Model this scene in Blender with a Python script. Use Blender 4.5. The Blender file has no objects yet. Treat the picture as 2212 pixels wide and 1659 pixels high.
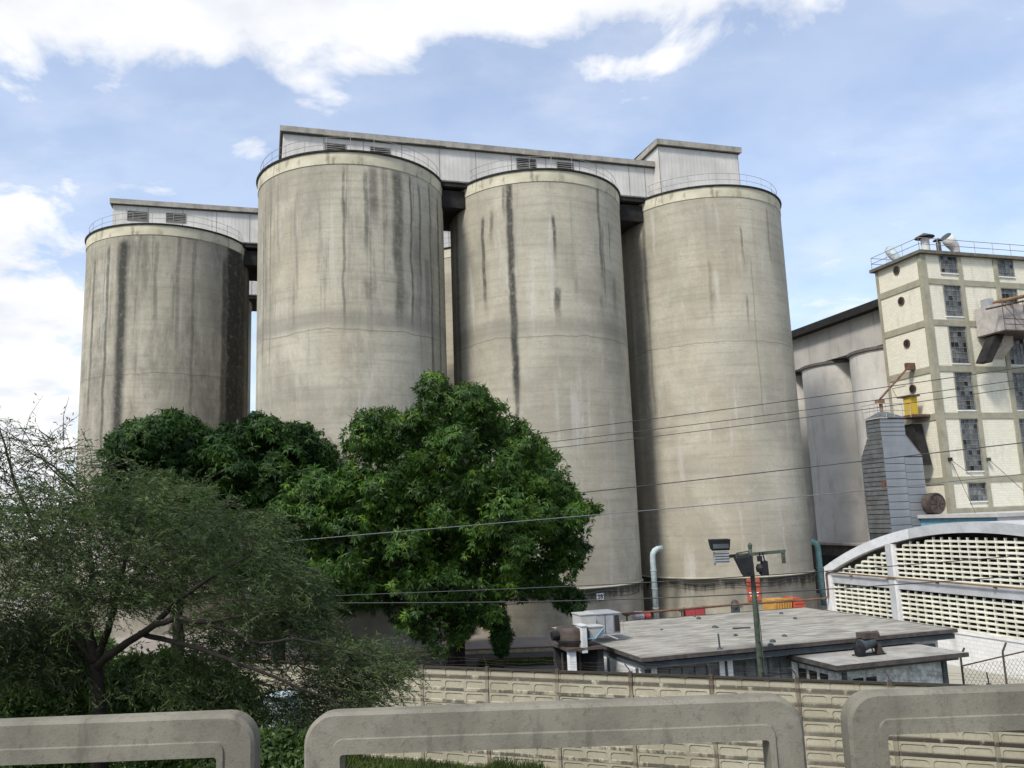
import bpy, math, random
import numpy as np
from mathutils import Matrix, Vector

sc = bpy.context.scene
COL = sc.collection
R = math.radians
rng = np.random.default_rng(7)
random.seed(7)

# ------------------------------------------------------------------ camera
W0, H0, F0 = 2212.0, 1659.0, 1789.0          # reference picture size and focal length in pixels
EYE = np.array([0.0, 0.0, 8.0])
PITCH = math.atan(F0 / 10955.0)
ROLL = math.atan2(416, 10947)
_f = np.array([0, math.cos(PITCH), math.sin(PITCH)])
_u = np.array([0, -math.sin(PITCH), math.cos(PITCH)])
_r = np.array([1.0, 0, 0])
_c, _s = math.cos(ROLL), math.sin(ROLL)
CR, CU = _c * _r - _s * _u, _s * _r + _c * _u
cam_data = bpy.data.cameras.new('camera')
cam = bpy.data.objects.new('camera', cam_data)
COL.objects.link(cam)
cam_data.sensor_width = 36.0
cam_data.lens = 36.0 * F0 / W0
cam_data.clip_start = 0.1
cam_data.clip_end = 6000
cam.matrix_world = Matrix(((CR[0], CU[0], -_f[0], EYE[0]), (CR[1], CU[1], -_f[1], EYE[1]),
                           (CR[2], CU[2], -_f[2], EYE[2]), (0, 0, 0, 1)))
sc.camera = cam

# ------------------------------------------------------------------ sky, sun, exposure
SUN_AZ, SUN_EL = -142.0, 50.0                # degrees clockwise from +Y, above the horizon
world = bpy.data.worlds.new('World')
sc.world = world
world.use_nodes = True
wn, wl = world.node_tree.nodes, world.node_tree.links
wn.clear()


def wnode(t, **k):
    n = wn.new(t)
    for a, b in k.items():
        setattr(n, a, b)
    return n


def wmath(op, a, b=None, c=None, clamp=False):
    n = wn.new('ShaderNodeMath')
    n.operation = op
    n.use_clamp = clamp
    for i, v in enumerate((a, b, c)):
        if v is None:
            continue
        if isinstance(v, (int, float)):
            n.inputs[i].default_value = v
        else:
            wl.new(v, n.inputs[i])
    return n.outputs[0]


sky = wnode('ShaderNodeTexSky', sky_type='NISHITA')
sky.sun_disc = False
sky.sun_elevation = R(SUN_EL)
sky.sun_rotation = R(SUN_AZ)
sky.air_density = 1.0
sky.dust_density = 2.2
sky.ozone_density = 1.6
tcw = wnode('ShaderNodeTexCoord')
sep = wnode('ShaderNodeSeparateXYZ')
wl.new(tcw.outputs['Generated'], sep.inputs[0])
sx, sy, sz = sep.outputs
azim = wmath('ARCTAN2', sx, sy)
elev = wmath('ARCSINE', sz)
# cloud sheet coordinates: direction projected on a high plane
den = wmath('ADD', wmath('MAXIMUM', sz, 0.0), 0.22)
cx_ = wmath('DIVIDE', sx, den)
cy_ = wmath('DIVIDE', sy, den)
comb = wnode('ShaderNodeCombineXYZ')
wl.new(cx_, comb.inputs[0]); wl.new(cy_, comb.inputs[1])
n1 = wnode('ShaderNodeTexNoise'); n1.inputs['Scale'].default_value = 4.4
n1.inputs['Detail'].default_value = 9; n1.inputs['Roughness'].default_value = 0.58
n1.inputs['Distortion'].default_value = 0.35
wl.new(comb.outputs[0], n1.inputs['Vector'])
n2 = wnode('ShaderNodeTexNoise'); n2.inputs['Scale'].default_value = 0.9
n2.inputs['Detail'].default_value = 4
mp2 = wnode('ShaderNodeMapping'); mp2.inputs['Location'].default_value = (3.1, 1.7, 0)
wl.new(comb.outputs[0], mp2.inputs[0]); wl.new(mp2.outputs[0], n2.inputs['Vector'])
n3 = wnode('ShaderNodeTexNoise'); n3.inputs['Scale'].default_value = 2.2
n3.inputs['Detail'].default_value = 8; n3.inputs['Roughness'].default_value = 0.62
mp3 = wnode('ShaderNodeMapping'); mp3.inputs['Scale'].default_value = (1.0, 1.7, 1); mp3.inputs['Rotation'].default_value = (0, 0, 0.5)
wl.new(comb.outputs[0], mp3.inputs[0]); wl.new(mp3.outputs[0], n3.inputs['Vector'])


def bump_(a, e, ra, re, amp):
    x = wmath('DIVIDE', wmath('SUBTRACT', azim, R(a)), R(ra))
    y = wmath('DIVIDE', wmath('SUBTRACT', elev, R(e)), R(re))
    d = wmath('ADD', wmath('MULTIPLY', x, x), wmath('MULTIPLY', y, y))
    return wmath('MULTIPLY', wmath('EXPONENT', wmath('MULTIPLY', d, -1.0)), amp)


CLOUDS = [  # azimuth, elevation, half widths (degrees), weight: cloud banks seen in the photograph
    (-37, 32.5, 12, 4.8, .56), (-22, 33.2, 12, 4.4, .56), (-6, 35.2, 12, 4.2, .46), (9, 35.8, 11, 3.6, .40), (9, 29.6, 6, 1.0, .16), (17, 33.6, 7, 4.4, .30),
    (24, 40, 16, 6.5, .30), (-8, 42, 34, 7, .26), (30, 36.5, 5, 1.6, .16),
    (-14, 28.5, 3.0, 1.5, .16), (-18.2, 25.2, 3.4, 1.3, .22), (10, 29.5, 6, 1.3, .12),
    (-38, 12, 12, 10, .62), (-52, 18, 14, 14, .34), (21.5, 12.0, 2.8, 2.4, .30), (27, 13, 3.5, 1.8, .14),
    (-30, 4, 12, 7, .25), (26, 20, 8, 4, .06),
]
acc = None
for c_ in CLOUDS:
    b_ = bump_(*c_)
    acc = b_ if acc is None else wmath('ADD', acc, b_)
thick = wmath('ADD', wmath('ADD', wmath('MULTIPLY', n1.outputs[0], 1.35), wmath('MULTIPLY', n2.outputs[0], 0.30)), acc)
cm = wnode('ShaderNodeMapRange'); cm.interpolation_type = 'SMOOTHSTEP'
cm.inputs['From Min'].default_value = 0.92; cm.inputs['From Max'].default_value = 1.28
wl.new(thick, cm.inputs['Value'])
vm = wnode('ShaderNodeMapRange')
vm.inputs['From Min'].default_value = 0.48; vm.inputs['From Max'].default_value = 0.86
vm.inputs['To Min'].default_value = 0.30; vm.inputs['To Max'].default_value = 0.60
wl.new(n3.outputs[0], vm.inputs['Value'])
hz = wmath('MULTIPLY', wmath('EXPONENT', wmath('MULTIPLY', wmath('MAXIMUM', elev, 0.0), -7.0)), 0.5)
cover = wmath('MAXIMUM', cm.outputs[0], wmath('ADD', vm.outputs[0], hz), clamp=True)
shade = wnode('ShaderNodeTexNoise'); shade.inputs['Scale'].default_value = 4.5; shade.inputs['Detail'].default_value = 6
wl.new(comb.outputs[0], shade.inputs['Vector'])
ccol = wnode('ShaderNodeValToRGB')
ccol.color_ramp.elements[0].position = 0.36; ccol.color_ramp.elements[0].color = (4.2, 4.35, 4.65, 1)
ccol.color_ramp.elements[1].position = 0.58; ccol.color_ramp.elements[1].color = (5.4, 5.4, 5.4, 1)
wl.new(shade.outputs[0], ccol.inputs[0])
mixc = wnode('ShaderNodeMix', data_type='RGBA')
wl.new(cover, mixc.inputs[0])
SKYGAIN = wnode('ShaderNodeMix', data_type='RGBA', blend_type='MULTIPLY')
SKYGAIN.inputs[0].default_value = 1.0
SKYGAIN.inputs[7].default_value = (1.02, 1.14, 1.24, 1)
wl.new(sky.outputs[0], SKYGAIN.inputs[6])
wl.new(SKYGAIN.outputs[2], mixc.inputs[6]); wl.new(ccol.outputs[0], mixc.inputs[7])
bg = wnode('ShaderNodeBackground'); bg.inputs['Strength'].default_value = 0.135
wl.new(mixc.outputs[2], bg.inputs['Color'])
wo = wnode('ShaderNodeOutputWorld'); wl.new(bg.outputs[0], wo.inputs['Surface'])

sd = bpy.data.lights.new('sun', 'SUN')
sd.energy = 2.6
sd.angle = R(9)
sd.color = (1.0, 0.94, 0.83)
sun = bpy.data.objects.new('sun', sd)
COL.objects.link(sun)
_sdir = Vector((math.sin(R(SUN_AZ)) * math.cos(R(SUN_EL)), math.cos(R(SUN_AZ)) * math.cos(R(SUN_EL)), math.sin(R(SUN_EL))))
sun.rotation_euler = _sdir.to_track_quat('Z', 'Y').to_euler()
sun.location = (-40, -30, 60)
sc.view_settings.view_transform = 'Standard'
sc.view_settings.look = 'None'
sc.view_settings.exposure = 0.60
sc.view_settings.gamma = 1.0
sc.view_settings.use_curve_mapping = False
sc.render.engine = 'CYCLES'

# ------------------------------------------------------------------ measuring helpers
TH = R(17)                                    # the plant is laid out on a grid turned 17 degrees
GU = np.array([math.cos(TH), math.sin(TH)])
GV = np.array([-math.sin(TH), math.cos(TH)])


def ray(x, y):
    d = CR * (x - W0 / 2) / F0 + CU * (-(y - H0 / 2) / F0) + _f
    return d / np.hypot(d[0], d[1])


def at_y(x, y, Y):
    d = ray(x, y); return EYE + d * (Y / d[1])


def at_z(x, y, z=0.0):
    d = ray(x, y); return EYE + d * ((z - EYE[2]) / d[2])


def to_uv(p):
    return np.array([p[:2] @ GU, p[:2] @ GV, p[2]])


def at_u(x, y, u):
    d = ray(x, y); return to_uv(EYE + d * (u / (d[:2] @ GU)))


def at_v(x, y, v):
    d = ray(x, y); return to_uv(EYE + d * (v / (d[:2] @ GV)))


def g(u, v, z=0.0):
    a = u * GU + v * GV
    return np.array([a[0], a[1], z])


def at_silo(x, y, uc, vc, r=7.0):
    """grid angle (radians) and height where a sight line meets a silo's shell"""
    d = ray(x, y); du, dv = d[:2] @ GU, d[:2] @ GV
    b = -(du * uc + dv * vc); c = uc * uc + vc * vc - r * r
    disc = b * b - c
    t = -b - math.sqrt(max(disc, 0))
    return math.atan2(dv * t - vc, du * t - uc), EYE[2] + d[2] * t


# ------------------------------------------------------------------ mesh builder
class MB:
    def __init__(s):
        s.v, s.f, s.mi = [], [], []
        s.m = 0

    def quad(s, *p):
        n = len(s.v); s.v += [tuple(map(float, q)) for q in p]
        s.f.append(tuple(range(n, n + len(p)))); s.mi.append(s.m)

    def box(s, x0, x1, y0, y1, z0, z1):
        n = len(s.v)
        s.v += [(x0, y0, z0), (x1, y0, z0), (x1, y1, z0), (x0, y1, z0), (x0, y0, z1), (x1, y0, z1), (x1, y1, z1), (x0, y1, z1)]
        for f in ((0, 3, 2, 1), (4, 5, 6, 7), (0, 1, 5, 4), (1, 2, 6, 5), (2, 3, 7, 6), (3, 0, 4, 7)):
            s.f.append(tuple(n + i for i in f)); s.mi.append(s.m)
        return s

    def hexa(s, b, t):
        """b, t: four bottom and four top points, counter-clockwise from above"""
        n = len(s.v); s.v += [tuple(map(float, q)) for q in list(b) + list(t)]
        for f in ((0, 3, 2, 1), (4, 5, 6, 7), (0, 1, 5, 4), (1, 2, 6, 5), (2, 3, 7, 6), (3, 0, 4, 7)):
            s.f.append(tuple(n + i for i in f)); s.mi.append(s.m)
        return s

    def tube(s, pts, rad, n=8, cap=True):
        pts = [Vector(p) for p in pts]
        if isinstance(rad, (int, float)):
            rad = [rad] * len(pts)
        base = len(s.v)
        ref = None
        for i, p in enumerate(pts):
            d = (pts[min(i + 1, len(pts) - 1)] - pts[max(i - 1, 0)]).normalized()
            if ref is None:
                ref = Vector((0, 0, 1)) if abs(d.z) < .9 else Vector((1, 0, 0))
            a = d.cross(ref).normalized(); b = a.cross(d).normalized(); ref = b
            for k in range(n):
                t = 2 * math.pi * k / n
                s.v.append(tuple(p + (a * math.cos(t) + b * math.sin(t)) * rad[i]))
        for i in range(len(pts) - 1):
            for k in range(n):
                k2 = (k + 1) % n
                s.f.append((base + i * n + k, base + i * n + k2, base + (i + 1) * n + k2, base + (i + 1) * n + k)); s.mi.append(s.m)
        if cap:
            s.f.append(tuple(base + k for k in range(n - 1, -1, -1))); s.mi.append(s.m)
            e = base + (len(pts) - 1) * n
            s.f.append(tuple(e + k for k in range(n))); s.mi.append(s.m)
        return s

    def lathe(s, prof, n=96, c=(0, 0), a0=0, a1=2 * math.pi, cap_top=False, cap_bot=False):
        base = len(s.v); full = abs(a1 - a0 - 2 * math.pi) < 1e-6
        cols = n if full else n + 1
        for r_, z in prof:
            for k in range(cols):
                t = a0 + (a1 - a0) * k / n
                s.v.append((c[0] + r_ * math.cos(t), c[1] + r_ * math.sin(t), z))
        for i in range(len(prof) - 1):
            for k in range(n):
                k2 = (k + 1) % cols
                s.f.append((base + i * cols + k, base + i * cols + k2, base + (i + 1) * cols + k2, base + (i + 1) * cols + k)); s.mi.append(s.m)
        if cap_top:
            e = base + (len(prof) - 1) * cols
            s.f.append(tuple(e + k for k in range(cols))); s.mi.append(s.m)
        if cap_bot:
            s.f.append(tuple(base + k for k in range(cols - 1, -1, -1))); s.mi.append(s.m)
        return s

    def prism_uz(s, poly, y0, y1):
        """poly in (x,z), counter-clockwise seen from -y; extruded from y0 to y1"""
        n = len(s.v); k = len(poly)
        s.v += [(p[0], y0, p[1]) for p in poly] + [(p[0], y1, p[1]) for p in poly]
        s.f.append(tuple(n + i for i in range(k))); s.mi.append(s.m)
        s.f.append(tuple(n + k + i for i in range(k - 1, -1, -1))); s.mi.append(s.m)
        for i in range(k):
            j = (i + 1) % k
            s.f.append((n + i, n + k + i, n + k + j, n + j)); s.mi.append(s.m)
        return s

    def mesh(s, name, mat, smooth=False, bevel=0):
        me = bpy.data.meshes.new(name)
        me.from_pydata(s.v, [], s.f)
        for m in (mat if isinstance(mat, (list, tuple)) else [mat]):
            me.materials.append(m)
        if isinstance(mat, (list, tuple)):
            me.polygons.foreach_set('material_index', s.mi)
        if smooth:
            me.polygons.foreach_set('use_smooth', [True] * len(me.polygons))
        me.update()
        return me

    def build(s, name, mat, parent=None, smooth=False, loc=None, auto=None, bevel=0):
        me = s.mesh(name, mat, smooth)
        o = bpy.data.objects.new(name, me)
        COL.objects.link(o)
        if parent:
            o.parent = parent
        if loc is not None:
            o.location = loc
        if auto:
            me.polygons.foreach_set('use_smooth', [True] * len(me.polygons))
            me.set_sharp_from_angle(angle=R(auto))
        if bevel:
            b = o.modifiers.new('bevel', 'BEVEL'); b.width = bevel; b.segments = 2; b.limit_method = 'ANGLE'
        return o


def thing(name, label, cat, loc=(0, 0, 0), rotz=0.0, group=None):
    o = bpy.data.objects.new(name, None)
    o.empty_display_size = 0.3
    COL.objects.link(o)
    o.location = loc
    o.rotation_euler = (0, 0, rotz)
    o['label'] = label; o['category'] = cat
    if group:
        o['group'] = group
    return o


def gthing(name, label, cat, u, v, z=0.0, group=None):
    return thing(name, label, cat, tuple(g(u, v, z)), TH, group)


def tag(o, label, cat, group=None):
    o['label'] = label; o['category'] = cat
    if group:
        o['group'] = group
    return o


def structure(o):
    o['kind'] = 'structure'; return o


# ------------------------------------------------------------------ materials
class NT:
    def __init__(s, name):
        s.m = bpy.data.materials.new(name); s.m.use_nodes = True
        s.n, s.l = s.m.node_tree.nodes, s.m.node_tree.links
        s.n.clear()
        s.bsdf = s.n.new('ShaderNodeBsdfPrincipled')
        s.out = s.n.new('ShaderNodeOutputMaterial')
        s.l.new(s.bsdf.outputs[0], s.out.inputs[0])
        tc = s.n.new('ShaderNodeTexCoord'); s.obj = tc.outputs['Object']
        geo = s.n.new('ShaderNodeNewGeometry'); s.pos = geo.outputs['Position']; s.island = geo.outputs['Random Per Island']
        s.nrm = geo.outputs['Normal']

    def set(s, i, v):
        if isinstance(v, (int, float, tuple)):
            s.bsdf.inputs[i].default_value = v
        else:
            s.l.new(v, s.bsdf.inputs[i])

    def math(s, op, a, b=None, c=None, clamp=False):
        n = s.n.new('ShaderNodeMath'); n.operation = op; n.use_clamp = clamp
        for i, v in enumerate((a, b, c)):
            if v is None:
                continue
            if isinstance(v, (int, float)):
                n.inputs[i].default_value = v
            else:
                s.l.new(v, n.inputs[i])
        return n.outputs[0]

    def sep(s, v):
        n = s.n.new('ShaderNodeSeparateXYZ'); s.l.new(v, n.inputs[0]); return n.outputs

    def comb(s, x, y, z):
        n = s.n.new('ShaderNodeCombineXYZ')
        for i, v in enumerate((x, y, z)):
            if isinstance(v, (int, float)):
                n.inputs[i].default_value = v
            else:
                s.l.new(v, n.inputs[i])
        return n.outputs[0]

    def mapv(s, v, scale=(1, 1, 1), loc=(0, 0, 0)):
        n = s.n.new('ShaderNodeMapping'); n.inputs['Scale'].default_value = scale; n.inputs['Location'].default_value = loc
        s.l.new(v, n.inputs[0]); return n.outputs[0]

    def noise(s, v, scale=1.0, detail=4, rough=.55, dist=0.0):
        n = s.n.new('ShaderNodeTexNoise'); n.inputs['Scale'].default_value = scale
        n.inputs['Detail'].default_value = detail; n.inputs['Roughness'].default_value = rough
        n.inputs['Distortion'].default_value = dist
        s.l.new(v, n.inputs['Vector']); return n.outputs[0]

    def ramp(s, v, a, b, lo=0.0, hi=1.0, smooth=True):
        n = s.n.new('ShaderNodeMapRange')
        if smooth:
            n.interpolation_type = 'SMOOTHSTEP'
        n.inputs['From Min'].default_value = a; n.inputs['From Max'].default_value = b
        n.inputs['To Min'].default_value = lo; n.inputs['To Max'].default_value = hi
        s.l.new(v, n.inputs['Value']); return n.outputs[0]

    def mix(s, f, a, b, mode='MIX'):
        n = s.n.new('ShaderNodeMix'); n.data_type = 'RGBA'; n.blend_type = mode; n.clamp_factor = True
        for i, v in ((0, f), (6, a), (7, b)):
            if isinstance(v, (int, float)):
                n.inputs[i].default_value = v
            elif isinstance(v, tuple):
                n.inputs[i].default_value = (*v, 1) if len(v) == 3 else v
            else:
                s.l.new(v, n.inputs[i])
        return n.outputs[2]

    def bump(s, h, strength=.3, dist=.02):
        n = s.n.new('ShaderNodeBump'); n.inputs['Strength'].default_value = strength; n.inputs['Distance'].default_value = dist
        s.l.new(h, n.inputs['Height']); s.l.new(n.outputs[0], s.bsdf.inputs['Normal'])


def plain(name, col, rough=.8, var=.18, scale=2.0, bump=.15, metal=0.0, dirt=None, dirt_amt=.5, streak=0.0, world=True):
    t = NT(name)
    v = t.pos if world else t.obj
    n = t.noise(v, scale, 6, .6)
    n_f = t.noise(v, scale * 9, 4, .6)
    f = t.math('ADD', t.math('MULTIPLY', n, .7), t.math('MULTIPLY', n_f, .3))
    dark = tuple(c * (1 - var * 1.6) for c in col); light = tuple(min(c * (1 + var), .92) for c in col)
    c = t.mix(t.ramp(f, .32, .68), dark, light)
    if dirt:
        d = t.ramp(t.noise(v, scale * .6, 7, .65, .4), .5, .72)
        c = t.mix(t.math('MULTIPLY', d, dirt_amt), c, dirt)
    if streak:
        p = t.sep(v)
        sv = t.comb(t.math('MULTIPLY', p[0], 3.0), t.math('MULTIPLY', p[1], 3.0), t.math('MULTIPLY', p[2], .25))
        st = t.ramp(t.noise(sv, 1.4, 5, .6), .52, .75)
        c = t.mix(t.math('MULTIPLY', st, streak), c, dirt or tuple(q * .3 for q in col))
    t.set('Base Color', c); t.set('Roughness', rough); t.set('Metallic', metal)
    t.set('Specular IOR Level', .25)
    if bump:
        t.bump(f, bump, .02)
    return t.m


CONC = (.405, .376, .305)


def silo_material(name, seed, streaks=(), dark=.5, arc_r=7.0, patches=(), band=.35, tone=1.0, grime=0.0):
    t = NT(name)
    x, y, z = t.sep(t.obj)
    ang = t.math('ARCTAN2', y, x)
    arc = t.math('MULTIPLY', t.math('ADD', ang, math.pi), arc_r)
    # broad tone
    blot = t.noise(t.comb(t.math('MULTIPLY', arc, .16), seed * 3.7, t.math('MULTIPLY', z, .13)), 1.0, 5, .6, .5)
    base = t.mix(t.ramp(blot, .32, .68), tuple(c * .76 * tone for c in CONC), tuple(c * 1.16 * tone for c in CONC))
    warm = t.noise(t.comb(t.math('MULTIPLY', arc, .22), seed * 1.3 + 40, t.math('MULTIPLY', z, .09)), 1.0, 3, .5)
    base = t.mix(t.math('MULTIPLY', t.ramp(warm, .5, .75), .40), base, (.38 * tone, .325 * tone, .235 * tone))
    # pour lifts: fine horizontal banding
    lift = t.noise(t.comb(t.math('MULTIPLY', arc, .12), seed, t.math('MULTIPLY', z, 2.6)), 1.0, 4, .65)
    base = t.mix(t.math('MULTIPLY', t.ramp(lift, .42, .72), .32), base, (.19, .175, .14))
    lift2 = t.noise(t.comb(t.math('MULTIPLY', arc, .05), seed + 9, t.math('MULTIPLY', z, .8)), 1.0, 3, .5)
    base = t.mix(t.math('MULTIPLY', t.ramp(lift2, .5, .8), .30), base, (.46, .43, .36))
    # crisp shutter joints, broken up along their length
    for pz, ph_, k_ in ((1.22, .15, .30), (3.66, 1.1, .45)):
        fr_ = t.math('FRACT', t.math('DIVIDE', t.math('ADD', z, ph_), pz))
        ln_ = t.ramp(fr_, .018 / pz, .05 / pz, 1.0, 0.0)
        br_ = t.ramp(t.noise(t.comb(t.math('MULTIPLY', arc, .9), seed + ph_, t.math('MULTIPLY', z, .8)), 1.0, 3, .6), .50, .62)
        base = t.mix(t.math('MULTIPLY', t.math('MULTIPLY', ln_, br_), k_), base, (.12, .11, .09))
    patchn = t.noise(t.comb(t.math('MULTIPLY', arc, .55), seed + 12, t.math('MULTIPLY', z, .55)), 1.0, 7, .75)
    base = t.mix(t.math('MULTIPLY', t.ramp(patchn, .56, .60), .16), base, (.20, .19, .165))
    base = t.mix(t.math('MULTIPLY', t.ramp(patchn, .44, .40), .18), base, (.52, .50, .44))
    # pale lime runs
    pal = t.noise(t.comb(t.math('MULTIPLY', arc, .75), seed + 5, t.math('MULTIPLY', z, .10)), 1.0, 4, .6)
    base = t.mix(t.math('MULTIPLY', t.ramp(pal, .56, .70), .50), base, (.52, .51, .47))
    # dark runs down from the rim, dense near the top
    st = t.noise(t.comb(t.math('MULTIPLY', arc, 1.15), seed + 2, t.math('MULTIPLY', z, .055)), 1.0, 6, .68)
    reach = t.noise(t.comb(t.math('MULTIPLY', arc, .5), seed + 7, 0.0), 1.0, 2, .5)
    zz = t.math('ADD', z, t.math('MULTIPLY', t.math('SUBTRACT', reach, .5), 26.0))
    topf = t.ramp(zz, 10.0, 31.0, .10, 1.0)
    stm = t.math('MULTIPLY', t.math('MULTIPLY', t.ramp(st, .52, .70), topf), dark)
    rag = t.noise(t.comb(t.math('MULTIPLY', arc, 2.2), seed + 3, t.math('MULTIPLY', z, 1.9)), 1.0, 5, .7)
    stm = t.math('MULTIPLY', stm, t.ramp(rag, .30, .58, .35, 1.0))
    base = t.mix(stm, base, (.062, .060, .055))
    if grime:
        gr = t.noise(t.comb(t.math('MULTIPLY', arc, .42), seed + 6, t.math('MULTIPLY', z, .12)), 1.0, 8, .72, .3)
        gf = t.noise(t.comb(t.math('MULTIPLY', arc, 1.8), seed + 8, t.math('MULTIPLY', z, .9)), 1.0, 6, .7)
        gm = t.math('MULTIPLY', t.ramp(gr, .42, .62), t.ramp(gf, .32, .62, .25, 1.0))
        base = t.mix(t.math('MULTIPLY', gm, grime), base, (.10, .097, .088))
    # measured streaks and patches; two at silo edges are painted shade
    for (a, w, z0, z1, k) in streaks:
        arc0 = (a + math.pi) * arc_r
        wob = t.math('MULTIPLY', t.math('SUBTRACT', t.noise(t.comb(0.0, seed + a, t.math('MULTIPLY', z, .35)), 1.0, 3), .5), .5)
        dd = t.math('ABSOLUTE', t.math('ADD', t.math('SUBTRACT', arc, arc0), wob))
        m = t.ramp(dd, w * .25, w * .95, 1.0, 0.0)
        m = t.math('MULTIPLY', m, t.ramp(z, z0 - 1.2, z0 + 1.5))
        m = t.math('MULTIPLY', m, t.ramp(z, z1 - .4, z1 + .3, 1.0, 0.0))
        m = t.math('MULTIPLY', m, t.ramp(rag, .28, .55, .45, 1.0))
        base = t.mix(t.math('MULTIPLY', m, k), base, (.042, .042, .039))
    # construction joint at mid height
    jb = t.math('ADD', z, t.math('MULTIPLY', t.math('SUBTRACT', t.noise(t.comb(t.math('MULTIPLY', arc, .3), seed + 1, 0.0), 1.0, 3), .5), .9))
    jm = t.math('MULTIPLY', t.ramp(jb, 21.0, 21.5), t.ramp(jb, 21.9, 22.8, 1.0, 0.0))
    base = t.mix(t.math('MULTIPLY', jm, band), base, (.14, .135, .12))
    jl = t.math('MULTIPLY', t.ramp(jb, 20.95, 21.0), t.ramp(jb, 21.03, 21.08, 1.0, 0.0))
    base = t.mix(t.math('MULTIPLY', jl, .45), base, (.09, .085, .075))
    # mildew hanging from the ledge at the foot
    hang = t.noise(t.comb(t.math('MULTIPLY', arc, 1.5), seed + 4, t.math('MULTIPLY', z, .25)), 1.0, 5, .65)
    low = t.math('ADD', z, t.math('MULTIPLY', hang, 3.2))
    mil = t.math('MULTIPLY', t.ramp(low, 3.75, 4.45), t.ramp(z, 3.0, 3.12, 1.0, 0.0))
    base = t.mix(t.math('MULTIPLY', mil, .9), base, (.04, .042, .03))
    damp = t.math('MULTIPLY', t.ramp(t.noise(t.comb(t.math('MULTIPLY', arc, .6), seed, t.math('MULTIPLY', z, .4)), 1.0, 4), .4, .7), t.ramp(z, .4, 3.4, .5, 0.0))
    base = t.mix(damp, base, (.15, .14, .115))
    fine = t.noise(t.obj, 5.0, 5, .7)
    base = t.mix(t.math('MULTIPLY', t.ramp(fine, .4, .75), .22), base, (.17, .16, .13))
    t.set('Base Color', base); t.set('Roughness', .93); t.set('Specular IOR Level', .15)
    t.bump(t.math('ADD', fine, t.math('MULTIPLY', lift, .6)), .25, .03)
    return t.m


def sheet_material(name, col, pitch=.25, axis=0, dirt=(.25, .24, .22), amt=.25, rough=.55, metal=0.0):
    """ribbed sheet cladding: ribs as relief, vertical wash marks"""
    t = NT(name)
    p = t.sep(t.obj)
    a = p[axis]
    w = t.math('SINE', t.math('MULTIPLY', a, 2 * math.pi / pitch))
    st = t.noise(t.comb(t.math('MULTIPLY', t.math('ADD', p[0], p[1]), 1.6), 0.0, t.math('MULTIPLY', p[2], .22)), 1.0, 5, .65)
    c = t.mix(t.ramp(t.noise(t.obj, .5, 4), .35, .65), tuple(q * .9 for q in col), tuple(min(q * 1.08, .9) for q in col))
    c = t.mix(t.math('MULTIPLY', t.ramp(st, .5, .75), amt), c, dirt)
    c = t.mix(t.ramp(w, .75, 1.0, 0, .10), c, tuple(q * .55 for q in col))
    t.set('Base Color', c); t.set('Roughness', rough); t.set('Metallic', metal); t.set('Specular IOR Level', .3)
    t.bump(w, .16, .02)
    return t.m


def leaf_material(name, lo, hi, young=None, young_amt=.3, scale=.45, rough=.42, transl=.35, spec=.4):
    t = NT(name)
    n = t.noise(t.pos, scale, 3, .5)
    c = t.mix(t.ramp(n, .35, .65), lo, hi)
    c = t.mix(t.math('MULTIPLY', t.ramp(t.island, 0, 1, 0, .8, False), 1.0), c, t.mix(1.0, c, (.55, .60, .5), 'MULTIPLY'))
    if young:
        y = t.math('MULTIPLY', t.ramp(t.noise(t.pos, scale * 1.8, 3, .6), .56, .66), young_amt)
        c = t.mix(y, c, young)
    t.set('Base Color', c); t.set('Roughness', rough); t.set('Specular IOR Level', spec)
    tr = t.n.new('ShaderNodeBsdfTranslucent'); ms = t.n.new('ShaderNodeMixShader')
    t.l.new(t.mix(1.0, c, (1.2, 1.5, .6), 'MULTIPLY'), tr.inputs[0])
    ms.inputs[0].default_value = transl
    t.l.new(t.bsdf.outputs[0], ms.inputs[1]); t.l.new(tr.outputs[0], ms.inputs[2]); t.l.new(ms.outputs[0], t.out.inputs[0])
    return t.m


M = {}
M['roofdisc'] = plain('silo_roof_concrete', (.30, .28, .25), .9)
def _cap(name, seed):
    t = NT(name); x, y, z = t.sep(t.obj); arc = t.math('MULTIPLY', t.math('ARCTAN2', y, x), 7.0)
    n = t.noise(t.comb(t.math('MULTIPLY', arc, 1.6), seed, t.math('MULTIPLY', z, .5)), 1.0, 6, .7)
    m = t.noise(t.comb(t.math('MULTIPLY', arc, .4), seed + 3, t.math('MULTIPLY', z, .6)), 1.0, 5, .6)
    c = t.mix(t.ramp(m, .35, .65), (.42, .39, .295), (.55, .515, .405))
    c = t.mix(t.math('MULTIPLY', t.ramp(n, .50, .66), .75), c, (.17, .155, .12))
    t.set('Base Color', c); t.set('Roughness', .9); t.set('Specular IOR Level', .15); t.bump(n, .2, .02); return t.m
M['cap'] = _cap('silo_cap_band', 1.0)
M['lip'] = plain('dark_rim', (.045, .043, .04), .8, .3)
M['rail'] = plain('galvanised_rail', (.30, .29, .28), .6, .1)
M['gallery'] = sheet_material('gallery_sheet', (.52, .505, .48), .34, 0, (.27, .25, .23), .35)
M['gallery_side'] = sheet_material('gallery_end_sheet', (.47, .455, .44), .34, 1, (.27, .25, .23), .3)
M['fascia'] = plain('gallery_fascia', (.30, .28, .25), .8, .2, 1.2, .1, dirt=(.14, .13, .11), streak=.4)
M['dark'] = plain('black_and_unlit', (.022, .021, .020), .9, .3)  # black parts; in openings its darkness stands for unlit insides
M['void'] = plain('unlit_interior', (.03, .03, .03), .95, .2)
M['louvre'] = plain('louvre_metal', (.16, .155, .145), .6, .2)
M['slate'] = plain('slate_paint', (.060, .072, .080), .7, .2, dirt=(.03, .03, .03))
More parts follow.
